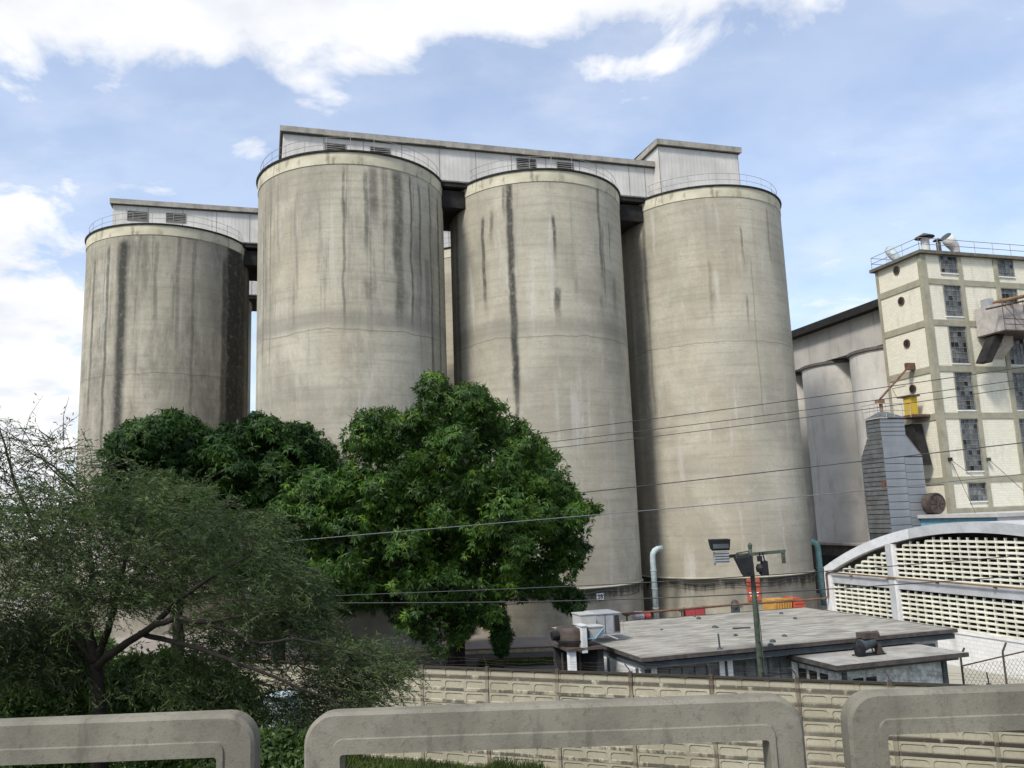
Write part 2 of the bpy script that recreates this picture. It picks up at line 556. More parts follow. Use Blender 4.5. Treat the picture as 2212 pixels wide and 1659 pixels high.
M['white'] = plain('white_paint', (.66, .66, .66), .75, .08, 1.5, .12, dirt=(.33, .31, .28), dirt_amt=.35)
M['offwhite'] = plain('offwhite_wall', (.52, .53, .53), .8, .1, 1.2, .2, dirt=(.30, .29, .27), dirt_amt=.4)
M['archgrey'] = plain('grey_painted_concrete', (.40, .41, .425), .8, .12, 1.1, .12, dirt=(.25, .25, .25), dirt_amt=.35)
M['archpale'] = plain('pale_painted_concrete', (.58, .59, .61), .8, .1, 1.1, .12, dirt=(.38, .38, .38), dirt_amt=.4)
M['block'] = plain('cream_vent_block', (.63, .62, .53), .85, .12, .9, .15, dirt=(.42, .40, .30), dirt_amt=.3)
M['rust'] = plain('rusted_steel', (.115, .065, .045), .85, .35, 3, .3, dirt=(.06, .035, .03))
M['rustpipe'] = plain('oxide_pipe', (.15, .080, .055), .75, .3, 2.2, .2, dirt=(.10, .06, .05))
M['ochrepipe'] = plain('ochre_pipe', (.20, .125, .065), .7, .25, 2.0, .2, dirt=(.2, .1, .07))
M['bluepipe'] = plain('pale_blue_pipe', (.36, .43, .45), .6, .15, 3, .1, dirt=(.22, .20, .17), dirt_amt=.5)
M['teal'] = plain('teal_pipe', (.25, .45, .44), .6, .15, 3, .1, dirt=(.18, .25, .25), dirt_amt=.4)
M['poledark'] = plain('green_black_pole', (.055, .07, .052), .65, .3, 4, .1)
M['black'] = plain('black_metal', (.014, .014, .016), .6, .2)
M['lampglass'] = plain('lamp_glass', (.30, .31, .32), .25, .05)
M['red'] = plain('red_sign_paint', (.40, .085, .05), .6, .12)
M['crimson'] = plain('crimson_paint', (.35, .055, .06), .6, .15, 3, .1)
M['orange'] = plain('orange_red_plastic', (.50, .09, .06), .5, .08)
M['yellow'] = plain('ochre_yellow_paint', (.50, .28, .07), .6, .12, 3, .1, dirt=(.35, .2, .08))
M['yellowduct'] = plain('yellow_duct_paint', (.48, .33, .04), .55, .1)
M['signwhite'] = plain('sign_white', (.75, .75, .73), .6, .04)
M['signdark'] = plain('sign_dark', (.03, .03, .035), .6, .04)
M['ac'] = plain('ac_casing', (.40, .40, .39), .6, .1, 2.5, .1, dirt=(.28, .26, .24), dirt_amt=.4)
M['acgrey'] = plain('grey_ac_casing', (.30, .31, .33), .6, .12, 2.5, .1, dirt=(.18, .17, .16), dirt_amt=.4)
M['brown'] = plain('brown_steel_tank', (.075, .058, .05), .7, .3, 2, .2, dirt=(.035, .03, .03))
M['cable'] = plain('cable_black', (.035, .037, .045), .6, .1)
M['bark'] = plain('bark', (.022, .018, .015), .95, .35, 5, .6)
M['twig'] = plain('twig_bark', (.022, .018, .016), .95, .3, 6, .2)
M['kerb'] = plain('kerb_oxide_red', (.22, .12, .11), .9, .2, 3)
M['kerby'] = plain('kerb_worn_yellow', (.42, .38, .24), .9, .25, 4)
M['asphalt'] = plain('asphalt', (.085, .08, .085), .95, .2, 1.2, .3)
M['yard'] = plain('yard_concrete', (.265, .235, .215), .95, .14, .25, .15, dirt=(.15, .13, .11), dirt_amt=.4)
M['soil'] = plain('brown_earth', (.13, .10, .07), .98, .3, .5, .4)
def _railmat():
    t = NT('railing_concrete')
    a = t.noise(t.pos, 1.6, 6, .6); f = t.noise(t.pos, 26.0, 5, .7); sp = t.noise(t.pos, 90.0, 2, .5)
    c = t.mix(t.ramp(a, .34, .66), (.140, .130, .104), (.205, .190, .155))
    c = t.mix(t.math('MULTIPLY', t.ramp(f, .5, .72), .5), c, (.085, .078, .064))
    c = t.mix(t.math('MULTIPLY', t.ramp(sp, .62, .70), .25), c, (.06, .055, .045))
    p = t.sep(t.pos)
    dr = t.noise(t.comb(t.math('MULTIPLY', p[0], 7.0), 0.0, t.math('MULTIPLY', p[2], 1.3)), 1.0, 5, .65)
    c = t.mix(t.math('MULTIPLY', t.ramp(dr, .54, .70), .5), c, (.075, .068, .055))
    st = t.noise(t.mapv(t.pos, (1.1, 1.0, 2.2), (3, 1, 0)), 1.0, 5, .7)
    c = t.mix(t.math('MULTIPLY', t.ramp(st, .58, .66), .35), c, (.24, .225, .19))
    t.set('Base Color', c); t.set('Roughness', .95); t.set('Specular IOR Level', .15)
    t.bump(t.math('ADD', f, t.math('MULTIPLY', sp, .5)), .5, .006); return t.m
M['bridge'] = _railmat()
M['galv'] = sheet_material('galvanised_panel', (.25, .265, .285), .9, 2, (.18, .16, .15), .3, .45, .35)
M['galvdark'] = plain('galvanised_weathered', (.15, .16, .165), .55, .2, 1.5, .1, metal=.3, dirt=(.11, .08, .07), dirt_amt=.45)
M['galvrib'] = plain('panel_joint_core', (.055, .058, .06), .7, .2)  # dark core between dryer panels, reads as flange lines
M['bluewall'] = plain('blue_sheet', (.13, .28, .36), .6, .15)
M['greyroof'] = plain('light_grey_roof', (.42, .41, .40), .9, .12, .8, .15, dirt=(.28, .26, .24), dirt_amt=.4)

# low flat roof: pale slurry brushed in rows, dark blotches
def _roof():
    t = NT('flat_roof_felt')
    v = t.obj
    s1 = t.noise(t.mapv(v, (.9, 5.0, 1)), 1.0, 5, .65)
    s2 = t.noise(t.mapv(v, (.35, .9, 1), (4, 2, 0)), 1.0, 5, .6, .6)
    c = t.mix(t.ramp(s1, .35, .66), (.17, .162, .140), (.35, .335, .29))
    c = t.mix(t.math('MULTIPLY', t.ramp(s2, .48, .64), .62), c, (.125, .118, .10))
    x, y, z = t.sep(v)
    edge = t.ramp(t.math('ADD', y, t.math('MULTIPLY', s2, 1.0)), .55, 1.1, .6, 0.0)
    c = t.mix(edge, c, (.10, .085, .075))
    t.set('Base Color', c); t.set('Roughness', .95); t.bump(s1, .25, .03); return t.m
M['flatroof'] = _roof()

def _ground():
    t = NT('open_ground')
    a = t.noise(t.pos, .12, 6, .6); b = t.noise(t.pos, 1.6, 5, .6)
    c = t.mix(t.ramp(a, .4, .6), (.16, .13, .095), (.075, .10, .035))
    c = t.mix(t.math('MULTIPLY', t.ramp(b, .4, .7), .5), c, (.10, .085, .06))
    t.set('Base Color', c); t.set('Roughness', .98); t.bump(b, .4, .08); return t.m
M['ground'] = _ground()

def _fence(name, seed, post=False):
    t = NT(name)
    oi = t.n.new('ShaderNodeObjectInfo').outputs['Random']
    x, y, z = t.sep(t.pos)
    big = t.noise(t.mapv(t.pos, (.6, .6, .8), (seed, 0, 0)), 1.0, 5, .6)
    c = t.mix(t.ramp(big, .35, .65), (.30, .275, .20), (.40, .37, .285))
    fine = t.noise(t.pos, 9.0, 5, .65)
    c = t.mix(t.math('MULTIPLY', t.ramp(oi, 0, 1, 0, 1, False), .45), c, (.27, .25, .19))
    c = t.mix(t.math('MULTIPLY', t.ramp(fine, .42, .70), .35), c, (.20, .18, .13))
    # mould sits on the under side of each slab row, heaviest in the top row
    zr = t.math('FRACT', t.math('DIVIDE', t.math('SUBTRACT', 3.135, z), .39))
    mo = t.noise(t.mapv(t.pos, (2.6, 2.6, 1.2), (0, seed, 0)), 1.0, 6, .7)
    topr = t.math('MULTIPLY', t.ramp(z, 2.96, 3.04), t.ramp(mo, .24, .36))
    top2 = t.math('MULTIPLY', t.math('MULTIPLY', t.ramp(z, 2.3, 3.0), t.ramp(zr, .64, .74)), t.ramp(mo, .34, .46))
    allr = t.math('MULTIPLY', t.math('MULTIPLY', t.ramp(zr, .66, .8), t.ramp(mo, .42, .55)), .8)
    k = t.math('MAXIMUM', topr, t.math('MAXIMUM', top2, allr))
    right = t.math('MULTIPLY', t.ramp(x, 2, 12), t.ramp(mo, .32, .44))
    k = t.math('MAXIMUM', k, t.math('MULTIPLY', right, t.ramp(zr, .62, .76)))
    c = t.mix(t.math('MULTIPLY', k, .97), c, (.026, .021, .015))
    if post:
        ru = t.noise(t.mapv(t.pos, (3, 3, .5), (seed, 3, 0)), 1.0, 5, .7)
        c = t.mix(.45, c, (.09, .075, .055)); c = t.mix(t.ramp(ru, .48, .62, 0, .8), c, (.075, .042, .03))
    t.set('Base Color', c); t.set('Roughness', .93); t.bump(fine, .25, .015); return t.m
M['panel'] = _fence('precast_panel', 1.0)
M['fpost'] = _fence('precast_post', 5.0, True)

def _brick(name, col, row=.2, w=.42, axis='u'):
    """painted block work: courses as fine relief and a faint darker joint"""
    t = NT(name)
    x, y, z = t.sep(t.obj)
    v = t.comb(t.math('ADD', x, y), z, 0.0)
    b = t.n.new('ShaderNodeTexBrick'); b.inputs['Scale'].default_value = 1.0
    b.inputs['Brick Width'].default_value = w; b.inputs['Row Height'].default_value = row
    b.inputs['Mortar Size'].default_value = .012; b.inputs['Mortar Smooth'].default_value = .3
    b.inputs['Color1'].default_value = (*[q * 1.03 for q in col], 1); b.inputs['Color2'].default_value = (*[q * .94 for q in col], 1)
    b.inputs['Mortar'].default_value = (*[q * .74 for q in col], 1)
    t.l.new(v, b.inputs['Vector'])
    dirt = t.ramp(t.noise(t.comb(t.math('MULTIPLY', t.math('ADD', x, y), .8), 0.0, t.math('MULTIPLY', z, .22)), 1.0, 6, .65), .52, .74)
    c = t.mix(t.math('MULTIPLY', dirt, .6), b.outputs['Color'], tuple(q * .55 for q in col))
    t.set('Base Color', c); t.set('Roughness', .85); t.set('Specular IOR Level', .2)
    t.bump(b.outputs['Fac'], -.4, .01); return t.m
M['cream'] = _brick('cream_block_wall', (.66, .63, .52), .2)
M['whitebrick'] = _brick('white_block_wall', (.66, .66, .65), .2)
M['annexwall'] = _brick('weathered_block_wall', (.34, .33, .28), .2)
M['olive'] = plain('olive_grey_beam', (.30, .285, .215), .85, .12, 1.2, .12, dirt=(.16, .155, .11), dirt_amt=.4)
M['glass'] = NT('grimy_window_glass').m
def _glass():
    t = NT('grimy_wired_glass')
    n = t.noise(t.pos, 1.1, 4, .6); n2 = t.noise(t.pos, 3.5, 3, .5)
    c = t.mix(t.ramp(n, .42, .7), (.035, .040, .042), (.16, .165, .16))
    c = t.mix(t.ramp(t.island, .25, 1.0, 0, .38, False), c, (.19, .20, .20))
    c = t.mix(t.ramp(t.island, .12, .10, 0, 1, False), c, (.008, .008, .009))
    t.set('Base Color', c); t.set('Roughness', t.ramp(n2, .3, .7, .15, .5)); t.set('Specular IOR Level', .5); return t.m
M['glass'] = _glass()
M['bar'] = plain('window_bar', (.20, .20, .19), .7, .2)

LEAF_MANGO = leaf_material('mango_leaf', (.021, .052, .010), (.052, .112, .016), (.14, .23, .028), .65, .55, .5, .20, .2)
LEAF_DARK = leaf_material('dark_mango_leaf', (.017, .043, .012), (.036, .080, .017), (.09, .16, .028), .5, .4, .55, .28, .16)
LEAF_FINE = leaf_material('feathery_leaf', (.042, .062, .028), (.085, .115, .048), (.16, .20, .08), .6, .8, .6, .35, .25)
LEAF_BUSH = leaf_material('bush_leaf', (.080, .130, .045), (.14, .21, .065), (.18, .25, .07), .5, .8, .5, .35, .3)
GRASS = leaf_material('grass_blade', (.050, .075, .020), (.080, .115, .028), (.14, .16, .05), .4, .7, .6, .3, .2)


# ================================================================== SETTING
# open ground with the overpass embankment on the near side of the boundary wall
WA = np.array([-7.2, 31.3]); WB = np.array([13.2, 23.0])
WT = (WB - WA) / np.linalg.norm(WB - WA); WN = np.array([-WT[1], WT[0]])
WANG = math.atan2(WT[1], WT[0])
WD = float(WA @ WN)


def bank(x, y):
    d = WD - (x * WN[0] + y * WN[1])
    return 4.6 * min(max((d - 2.2) / 18.0, 0), 1) ** 1.1


def make_ground():
    xs = sorted(set([-2500, -600, -200, -100] + list(np.arange(-60, 61, 2.0)) + [100, 200, 600, 2500]))
    ys = sorted(set([-2500, -600, -200, -60] + list(np.arange(-30, 46, 1.5)) + [60, 80, 120, 200, 600, 3000]))
    v = [(x, y, (bank(x, y) + (random.uniform(-.06, .06) if bank(x, y) > .05 else 0)) if y < 60 else 0) for y in ys for x in xs]
    nx = len(xs)
    f = [(j * nx + i, j * nx + i + 1, (j + 1) * nx + i + 1, (j + 1) * nx + i) for j in range(len(ys) - 1) for i in range(nx - 1)]
    me = bpy.data.meshes.new('ground'); me.from_pydata(v, [], f); me.materials.append(M['ground'])
    me.polygons.foreach_set('use_smooth', [True] * len(me.polygons))
    o = bpy.data.objects.new('ground', me); COL.objects.link(o); structure(o)


make_ground()

b = MB(); pts = [(-60, 49.8), (34, 41.0), (34, 52.1), (-60, 52.4)]
b.quad(*[(x, y, .004) for x, y in pts]); structure(b.build('road', M['asphalt']))
b = MB(); b.quad((-70, 52.75, .012), (60, 53.1, .012), (60, 140, .012), (-70, 140, .012)); structure(b.build('yard', M['yard']))
b = MB(); b.box(-60, 4.5, 52.42, 52.60, 0, .26); b.box(-60, 4.5, 52.42, 52.60, .26, .27); k1 = structure(b.build('kerb', M['kerb']))
b = MB(); b.box(-60, 4.5, 52.385, 52.417, 0, .19); structure(b.build('kerb', M['kerby']))

# overpass the picture is taken from
b = MB(); b.box(-60, 60, -7.5, 5.35, 5.25, 5.82); b.box(-60, 60, 4.55, 5.35, 5.825, 5.9); structure(b.build('bridge_deck', M['bridge']))
b = MB(); b.box(-60, 60, -7.0, 4.5, 5.823, 5.835); structure(b.build('bridge_road', M['asphalt']))
for x in (-22, 16):
    b = MB(); b.box(x - .6, x + .6, -5.5, 4.0, 0, 5.25); structure(b.build('bridge_pier', M['bridge']))


# ================================================================== CONCRETE RAILING
def rail_curve(x0, x1, zt, off_side, off_top, rad, zb, n=9):
    xl, xr, z = x0 + off_side, x1 - off_side, zt - off_top
    p = [(xl, zb), (xl, z - rad - .25)]
    for i in range(n + 1):
        t = math.pi - (math.pi / 2) * i / n
        p.append((xl + rad + rad * math.cos(t), z - rad + rad * math.sin(t)))
    for q in (.25, .5, .75):
        p.append((xl + rad + (xr - xl - 2 * rad) * q, z))
    for i in range(n + 1):
        t = (math.pi / 2) - (math.pi / 2) * i / n
        p.append((xr - rad + rad * math.cos(t), z - rad + rad * math.sin(t)))
    p += [(xr, z - rad - .25), (xr, zb)]
    return p


def railing(x0, x1, zt, rot, label):
    xm = (x0 + x1) / 2; hw = (x1 - x0) / 2
    t = thing('bridge_railing', label, 'railing', (xm, 4.9, 5.9), rot, 'concrete railing frames along the overpass')
    zt -= 5.9
    C = [rail_curve(-hw, hw, zt, 0, 0, .17, 0), rail_curve(-hw, hw, zt, .018, .018, .155, 0),
         rail_curve(-hw, hw, zt, .165, .138, .06, 0), rail_curve(-hw, hw, zt, .170, .143, .055, 0),
         rail_curve(-hw, hw, zt, .205, .222, .02, 0), rail_curve(-hw, hw, zt, .205, .222, .02, 0),
         rail_curve(-hw, hw, zt, .018, .018, .155, 0)]
    Y = [.018, 0, 0, -.012, -.012, .14, .14]
    b = MB(); k = len(C[0])
    for c, y in zip(C, Y):
        for i, p in enumerate(c):
            w = .004 * math.sin(p[0] * 9.1 + y * 30) * (1 if c is not C[5] else 0)
            b.v.append((p[0], y, p[1] + w))
    # back top edge closing ring
    for p in C[0]:
        b.v.append((p[0], .122, p[1]))
    rings = len(C) + 1
    for r_ in range(rings):
        r2 = (r_ + 1) % rings
        for i in range(k - 1):
            b.f.append((r_ * k + i, r_ * k + i + 1, r2 * k + i + 1, r2 * k + i)); b.mi.append(0)
    b.build('rail_frame', M['bridge'], t, auto=35)
    # base block each frame is cast on
    b = MB(); b.box(-hw + .0, hw - .0, .0, .15, -.02, .10); b.build('plinth', M['bridge'], t)
    b = MB(); b.box(-hw + .16, hw - .16, .03, .12, .42, .56); b.build('lower_rail', M['bridge'], t)
    return t


railing(-4.31, -1.525, 6.975, R(.2), 'left concrete railing frame with a rounded end beside the feathery tree')
railing(-1.245, 1.565, 6.957, R(0), 'middle concrete railing frame, the only one showing both rounded ends')
railing(1.81, 4.62, 6.955, R(.4), 'right concrete railing frame in front of the mouldy wall panels')


# ================================================================== PRECAST BOUNDARY WALL
wall = thing('boundary_wall', 'long beige precast slab wall with rusty posts and black mould along its top', 'wall',
             (WA[0], WA[1], 0), WANG)
PH, PITCH_P, PW = .39, 2.463, 2.35


def panel_mesh():
    b = MB(); H = PH - .008
    cw = PW / 3.0; mx, ztop, zbot, dep = .055, H - .062, .085, .026
    for c in range(3):
        x0, x1 = c * cw, (c + 1) * cw
        a0, a1 = x0 + mx, x1 - mx
        r_ = .09
        ring = [(a0, zbot), (a1, zbot)]
        for i in range(5):
            t = (math.pi / 2) * i / 4
            ring.append((a1 - r_ + r_ * math.cos(t), ztop - r_ + r_ * math.sin(t)))
        for i in range(5):
            t = math.pi / 2 + (math.pi / 2) * i / 4
            ring.append((a0 + r_ + r_ * math.cos(t), ztop - r_ + r_ * math.sin(t)))
        n = len(b.v)
        outer = [(x0, 0), (x1, 0)] + [(x1, H)] * 5 + [(x0, H)] * 5
        # front frame
        fr = [(p[0], 0, p[1]) for p in ring]
        for i in range(12):
            j = (i + 1) % 12
            o1, o2 = outer[i], outer[j]
            if o1 == o2:
                b.quad((o1[0], 0, o1[1]), fr[j], fr[i])
            else:
                b.quad((o1[0], 0, o1[1]), (o2[0], 0, o2[1]), fr[j], fr[i])
        # sloping sides into the recess: steep at the head, long weathered slope at the sill
        inn = []
        for i, p in enumerate(ring):
            if i < 2:
                inn.append((p[0] + (.02 if i == 0 else -.02), dep, p[1] + .03))
            else:
                inn.append((p[0] + (-.012 if p[0] > (a0 + a1) / 2 else .012), dep, p[1] - .010))
        for i in range(12):
            j = (i + 1) % 12
            b.quad(fr[i], fr[j], inn[j], inn[i])
        b.quad(*inn)
    b.quad((0, .08, 0), (0, .08, H), (PW, .08, H), (PW, .08, 0))
    b.quad((0, 0, H), (PW, 0, H), (PW, .08, H), (0, .08, H)); b.quad((0, 0, 0), (0, .08, 0), (PW, .08, 0), (PW, 0, 0))
    b.quad((0, 0, 0), (0, 0, H), (0, .08, H), (0, .08, 0)); b.quad((PW, 0, 0), (PW, .08, 0), (PW, .08, H), (PW, 0, H))
    return b.mesh('panel', M['panel'])


pm = panel_mesh()
k0, k1 = -11, 9
b = MB(); b.box(-.055, .055, -.045, .11, 0, 3.17); postm = b.mesh('post', M['fpost'])
ab = MB(); ab.tube([(0, 0, 0), (-.05, -.02, .14), (-.13, -.08, .30)], .018, 5); armm = ab.mesh('barbed_wire_arm', M['brown'])
for k in range(k0, k1 + 2):
    s = 6.47 + PITCH_P * k
    p = bpy.data.objects.new('post', postm); COL.objects.link(p); p.parent = wall; p.location = (s, 0, 0)
    p.rotation_euler = (random.uniform(-.008, .008), random.uniform(-.008, .008), 0)
    a = bpy.data.objects.new('arm', armm); COL.objects.link(a); a.parent = p
    a.location = (0, .03, 3.16); a.rotation_euler = (random.uniform(-.15, .15), random.uniform(-.2, .25), random.uniform(-.5, .5))
    if k <= k1:
        for row in range(8):
            q = bpy.data.objects.new('panel', pm); COL.objects.link(q); q.parent = wall
            q.location = (s + .057, random.uniform(-.02, .02), .015 + row * PH + random.uniform(-.004, .004))
            q.rotation_euler = (random.uniform(-.012, .012), random.uniform(-.0035, .0035), 0)
wm = MB()
for j, (dy, dz) in enumerate(((-.02, 3.25), (-.05, 3.36), (-.08, 3.46))):
    pts = []
    for i in range(0, 200):
        s = 6.47 + PITCH_P * k0 + i * (PITCH_P * 21) / 199
        pts.append((s, dy, dz - .03 + .03 * math.sin(s * 2.2 + j) + random.uniform(-.012, .012)))
    wm.tube(pts, .0032, 3, cap=False)
wm.build('barbed_wire', M['brown'], wall)


# ================================================================== SILOS
def rail_ring(b, r_, z0, h=1.05, posts=26, tr=.018, a0=0, a1=2 * math.pi):
    for hh in (h * .5, h):
        n = 72
        b.tube([(r_ * math.cos(a0 + (a1 - a0) * i / n), r_ * math.sin(a0 + (a1 - a0) * i / n), z0 + hh) for i in range(n + 1)], tr, 4, cap=False)
    for i in range(posts):
        t = a0 + (a1 - a0) * i / posts
        b.tube([(r_ * math.cos(t), r_ * math.sin(t), z0), (r_ * math.cos(t), r_ * math.sin(t), z0 + h)], tr, 4)


shared = {}


def silo(u, v, label, mat, zt=33.8, group='tall concrete silos standing in two rows'):
    t = gthing('silo', label, 'silo', u, v, 0, group)
    if zt not in shared:
        body = MB(); prof = [(7.03, 0), (7.03, 2.96), (7.10, 3.02), (7.10, 3.10), (7.0, 3.16)] + [(7.0, 3.16 + (zt - 1.02 - 3.16) * i / 30) for i in range(1, 31)]
        body.lathe(prof, 128)
        cap = MB(); cap.lathe([(7.0, zt - 1.02), (7.045, zt - 1.00), (7.05, zt - .15)], 128)
        lip = MB(); lip.lathe([(7.05, zt - .15), (7.14, zt - .13), (7.18, zt - .02), (7.12, zt)], 128)
        disc = MB(); disc.lathe([(7.12, zt), (6.4, zt + .02), (.05, zt + .12)], 96)
        rl = MB(); rail_ring(rl, 6.85, zt)
        shared[zt] = (body, cap, lip, disc, rl)
        shared[str(zt)] = tuple(m_.mesh(n_, mm) for m_, n_, mm in ((cap, 'top_band', M['cap']), (lip, 'rim', M['lip']), (disc, 'roof', M['roofdisc']), (rl, 'handrail', M['rail'])))
        for me in shared[str(zt)][:3]:
            me.polygons.foreach_set('use_smooth', [True] * len(me.polygons)); me.set_sharp_from_angle(angle=R(40))
    shared[zt][0].build('shell', mat, t, auto=50)
    for me, n_ in zip(shared[str(zt)], ('top_band', 'rim', 'roof', 'handrail')):
        o = bpy.data.objects.new(n_, me); COL.objects.link(o); o.parent = t
        if n_ == 'top_band':
            o.rotation_euler = (0, 0, 0)
    return t


def streaks(uc, vc, lst):
    out = []
    for (x, y0, y1, wpx, k) in lst:
        a, z1 = at_silo(x, y0, uc, vc)
        _, z0 = at_silo(x, y1, uc, vc)
        out.append((a - TH, wpx * 1.5 / 1789 * 58, z0, z1, k))
    # object space is turned with the grid, so the grid angle is already local
    return [(a + TH, w, z0, z1, k) for a, w, z0, z1, k in out]


S1 = streaks(-8.3, 80, [(508, 525, 1100, 36, 1.25), (524, 560, 1100, 16, .9), (268, 520, 1100, 16, .8), (268, 520, 1000, 9, .9), (236, 530, 1000, 5, .7), (486, 560, 980, 8, .7), (205, 560, 900, 6, .6), (340, 520, 700, 5, .45), (388, 510, 760, 5, .45), (420, 520, 900, 4, .4), (530, 540, 1100, 12, .6), (315, 520, 640, 7, .3)])
S2 = streaks(6.55, 62, [(806, 360, 480, 10, .6), (790, 370, 540, 5, .6), (858, 370, 560, 13, .75), (862, 540, 700, 10, .55), (742, 360, 700, 3, .55), (886, 380, 700, 3, .7), (905, 400, 620, 4, .6), (927, 400, 900, 4, .6), (944, 430, 900, 5, .7), (922, 560, 700, 9, .4),
                        (800, 605, 640, 14, .55), (742, 430, 455, 6, .7), (806, 430, 445, 14, .5), (585, 450, 800, 2, .4), (570, 500, 800, 3, .45), (868, 620, 690, 20, .35), (900, 640, 700, 14, .3), (960, 420, 1000, 5, .5)])
S3 = streaks(21.45, 62, [(984, 440, 900, 10, .6), (1098, 395, 860, 9, .95), (1110, 700, 960, 5, .7), (1042, 470, 660, 5, .8), (1060, 455, 520, 5, .6), (1196, 465, 545, 4, .85), (1204, 622, 680, 8, .85), (1290, 400, 600, 5, .65), (1086, 400, 470, 4, .6),  # first entry paints the gap's shade down the left edge
                        (1300, 640, 665, 6, .5), (1314, 480, 560, 3, .5), (1326, 600, 680, 8, .35), (1245, 600, 640, 5, .3), (1300, 490, 640, 3, .5), (1183, 380, 460, 6, .15)])
S4 = streaks(36.6, 62, [(1368, 450, 1200, 22, .45), (1386, 450, 690, 6, .6), (1398, 640, 900, 4, .4), (1600, 490, 560, 3, .6), (1612, 640, 700, 3, .5), (1540, 630, 640, 6, .6), (1655, 450, 560, 4, .35), (1530, 560, 700, 4, .25), (1620, 560, 900, 2, .3)])  # first, widest entry paints in the shade beside the neighbouring silo
silo(6.55, 62, 'nearest silo, rising behind the dark trees, black runs down its right side', silo_material('concrete_stained_right', 2.0, S2, .7, band=.4, grime=.30))
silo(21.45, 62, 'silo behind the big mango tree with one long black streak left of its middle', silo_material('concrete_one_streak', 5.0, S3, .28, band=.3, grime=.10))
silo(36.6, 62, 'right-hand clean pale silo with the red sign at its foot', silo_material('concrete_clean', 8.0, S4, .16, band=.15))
silo(-8.3, 80, 'left-hand silo in the rear row, heavily streaked with black mould', silo_material('concrete_mouldy', 11.0, S1, .85, band=.1, tone=.98, grime=.55), 34.0)
silo(21.5, 80, 'rear-row silo showing as a thin strip between the two front silos above the mango tree', silo_material('concrete_rear', 14.0, (), .7), 34.0)
silo(6.6, 80, 'rear-row silo hidden behind the nearest silo', silo_material('concrete_rear_hidden', 17.0, (), .6), 34.0)
silo(-8.3, 98, 'brownish silo of the third row glimpsed right of the left-hand silo', silo_material('concrete_third', 20.0, (), .6, tone=.9), 34.0)


# ================================================================== GALLERIES ON THE SILOS
def louvre_window(parent, u0, u1, z0, z1, y, mullion=True):
    """a window in a wall facing -v (local coordinates)"""
    b = MB(); t = .07
    b.box(u0, u1, y - .05, y - .005, z1 - t, z1); b.box(u0, u1, y - .05, y - .005, z0, z0 + t)
    b.box(u0, u0 + t, y - .05, y - .005, z0 + t, z1 - t); b.box(u1 - t, u1, y - .05, y - .005, z0 + t, z1 - t)
    w = b.build('window', M['louvre'], parent)
    b = MB(); b.box(u0 + t, u1 - t, y - .012, y - .004, z0 + t, z1 - t); b.build('opening', M['dark'], w)
    b = MB(); n = max(3, int((z1 - z0) / .17))
    for i in range(n):
        zc = z0 + t + (z1 - z0 - 2 * t) * (i + .5) / n
        b.hexa([(u0 + t, y - .045, zc - .05), (u1 - t, y - .045, zc - .05), (u1 - t, y - .014, zc + .01), (u0 + t, y - .014, zc + .01)],
               [(u0 + t, y - .045, zc - .03), (u1 - t, y - .045, zc - .03), (u1 - t, y - .014, zc + .03), (u0 + t, y - .014, zc + .03)])
    b.build('louvre', M['louvre'], w)
    return w


def gallery(u0, u1, v0, v1, z0, z1, label, wins, rise=.35):
    t = gthing('gallery', label, 'gallery', u0, v0, z0, 'sheet-clad conveyor galleries on top of the silos')
    L, D, Hh = u1 - u0, v1 - v0, z1 - z0
    b = MB(); b.box(0, L, 0, D, 0, Hh - .45); b.build('wall', M['gallery'], t)
    b = MB(); b.box(0, L, .05, D - .05, -.35, -.004); b.build('floor_beam', M['dark'], t)
    # dark band painted as the eave's shadow, roof with a deep fascia
    b = MB(); b.box(-.12, L + .1, -.16, D + .16, Hh - .50, Hh - .40); b.build('painted_eave_shadow', M['slate'], t)
    b = MB()
    seg = 10
    for i in range(seg):
        a, c = -.22 + (L + .42) * i / seg, -.22 + (L + .42) * (i + 1) / seg - .01
        w1, w2 = random.uniform(-.03, .03), random.uniform(-.03, .03)
        b.hexa([(a, -.30, Hh - .42 + w1), (c, -.30, Hh - .42 + w2), (c, D + .3, Hh - .42), (a, D + .3, Hh - .42)],
               [(a, -.30, Hh + w1 * .5), (c, -.30, Hh + w2 * .5), (c, D + .3, Hh), (a, D + .3, Hh)])
    b.build('fascia', M['fascia'], t)
    b = MB(); b.prism_uz([(-.2, Hh + .004), (L + .2, Hh + .004), (L + .2, Hh + .02), (-.2, Hh + .02)], -.27, D + .27)
    rf = MB()
    rf.quad((-.2, -.29, Hh + .01), (L + .2, -.29, Hh + .01), (L + .2, D / 2, Hh + rise), (-.2, D / 2, Hh + rise))
    rf.quad((-.2, D / 2, Hh + rise), (L + .2, D / 2, Hh + rise), (L + .2, D + .29, Hh + .01), (-.2, D + .29, Hh + .01))
    rf.quad((-.2, -.29, Hh + .01), (-.2, D / 2, Hh + rise), (-.2, D + .29, Hh + .01)); rf.quad((L + .2, -.29, Hh + .01), (L + .2, D + .29, Hh + .01), (L + .2, D / 2, Hh + rise))
    rf.build('roof', M['fascia'], t)
    b = MB(); x = 2.9
    while x < L - 1:
        b.box(x, x + .035, -.016, -.003, .02, Hh - .52); x += random.choice((2.9, 2.9, 1.45))
    b.box(.05, L - .05, -.03, -.017, .0, .10)
    b.build('sheet_lap', M['louvre'], t)
    for (a, c, zz0, zz1) in wins:
        louvre_window(t, a - u0, c - u0, zz0 - z0, zz1 - z0, 0)
    return t


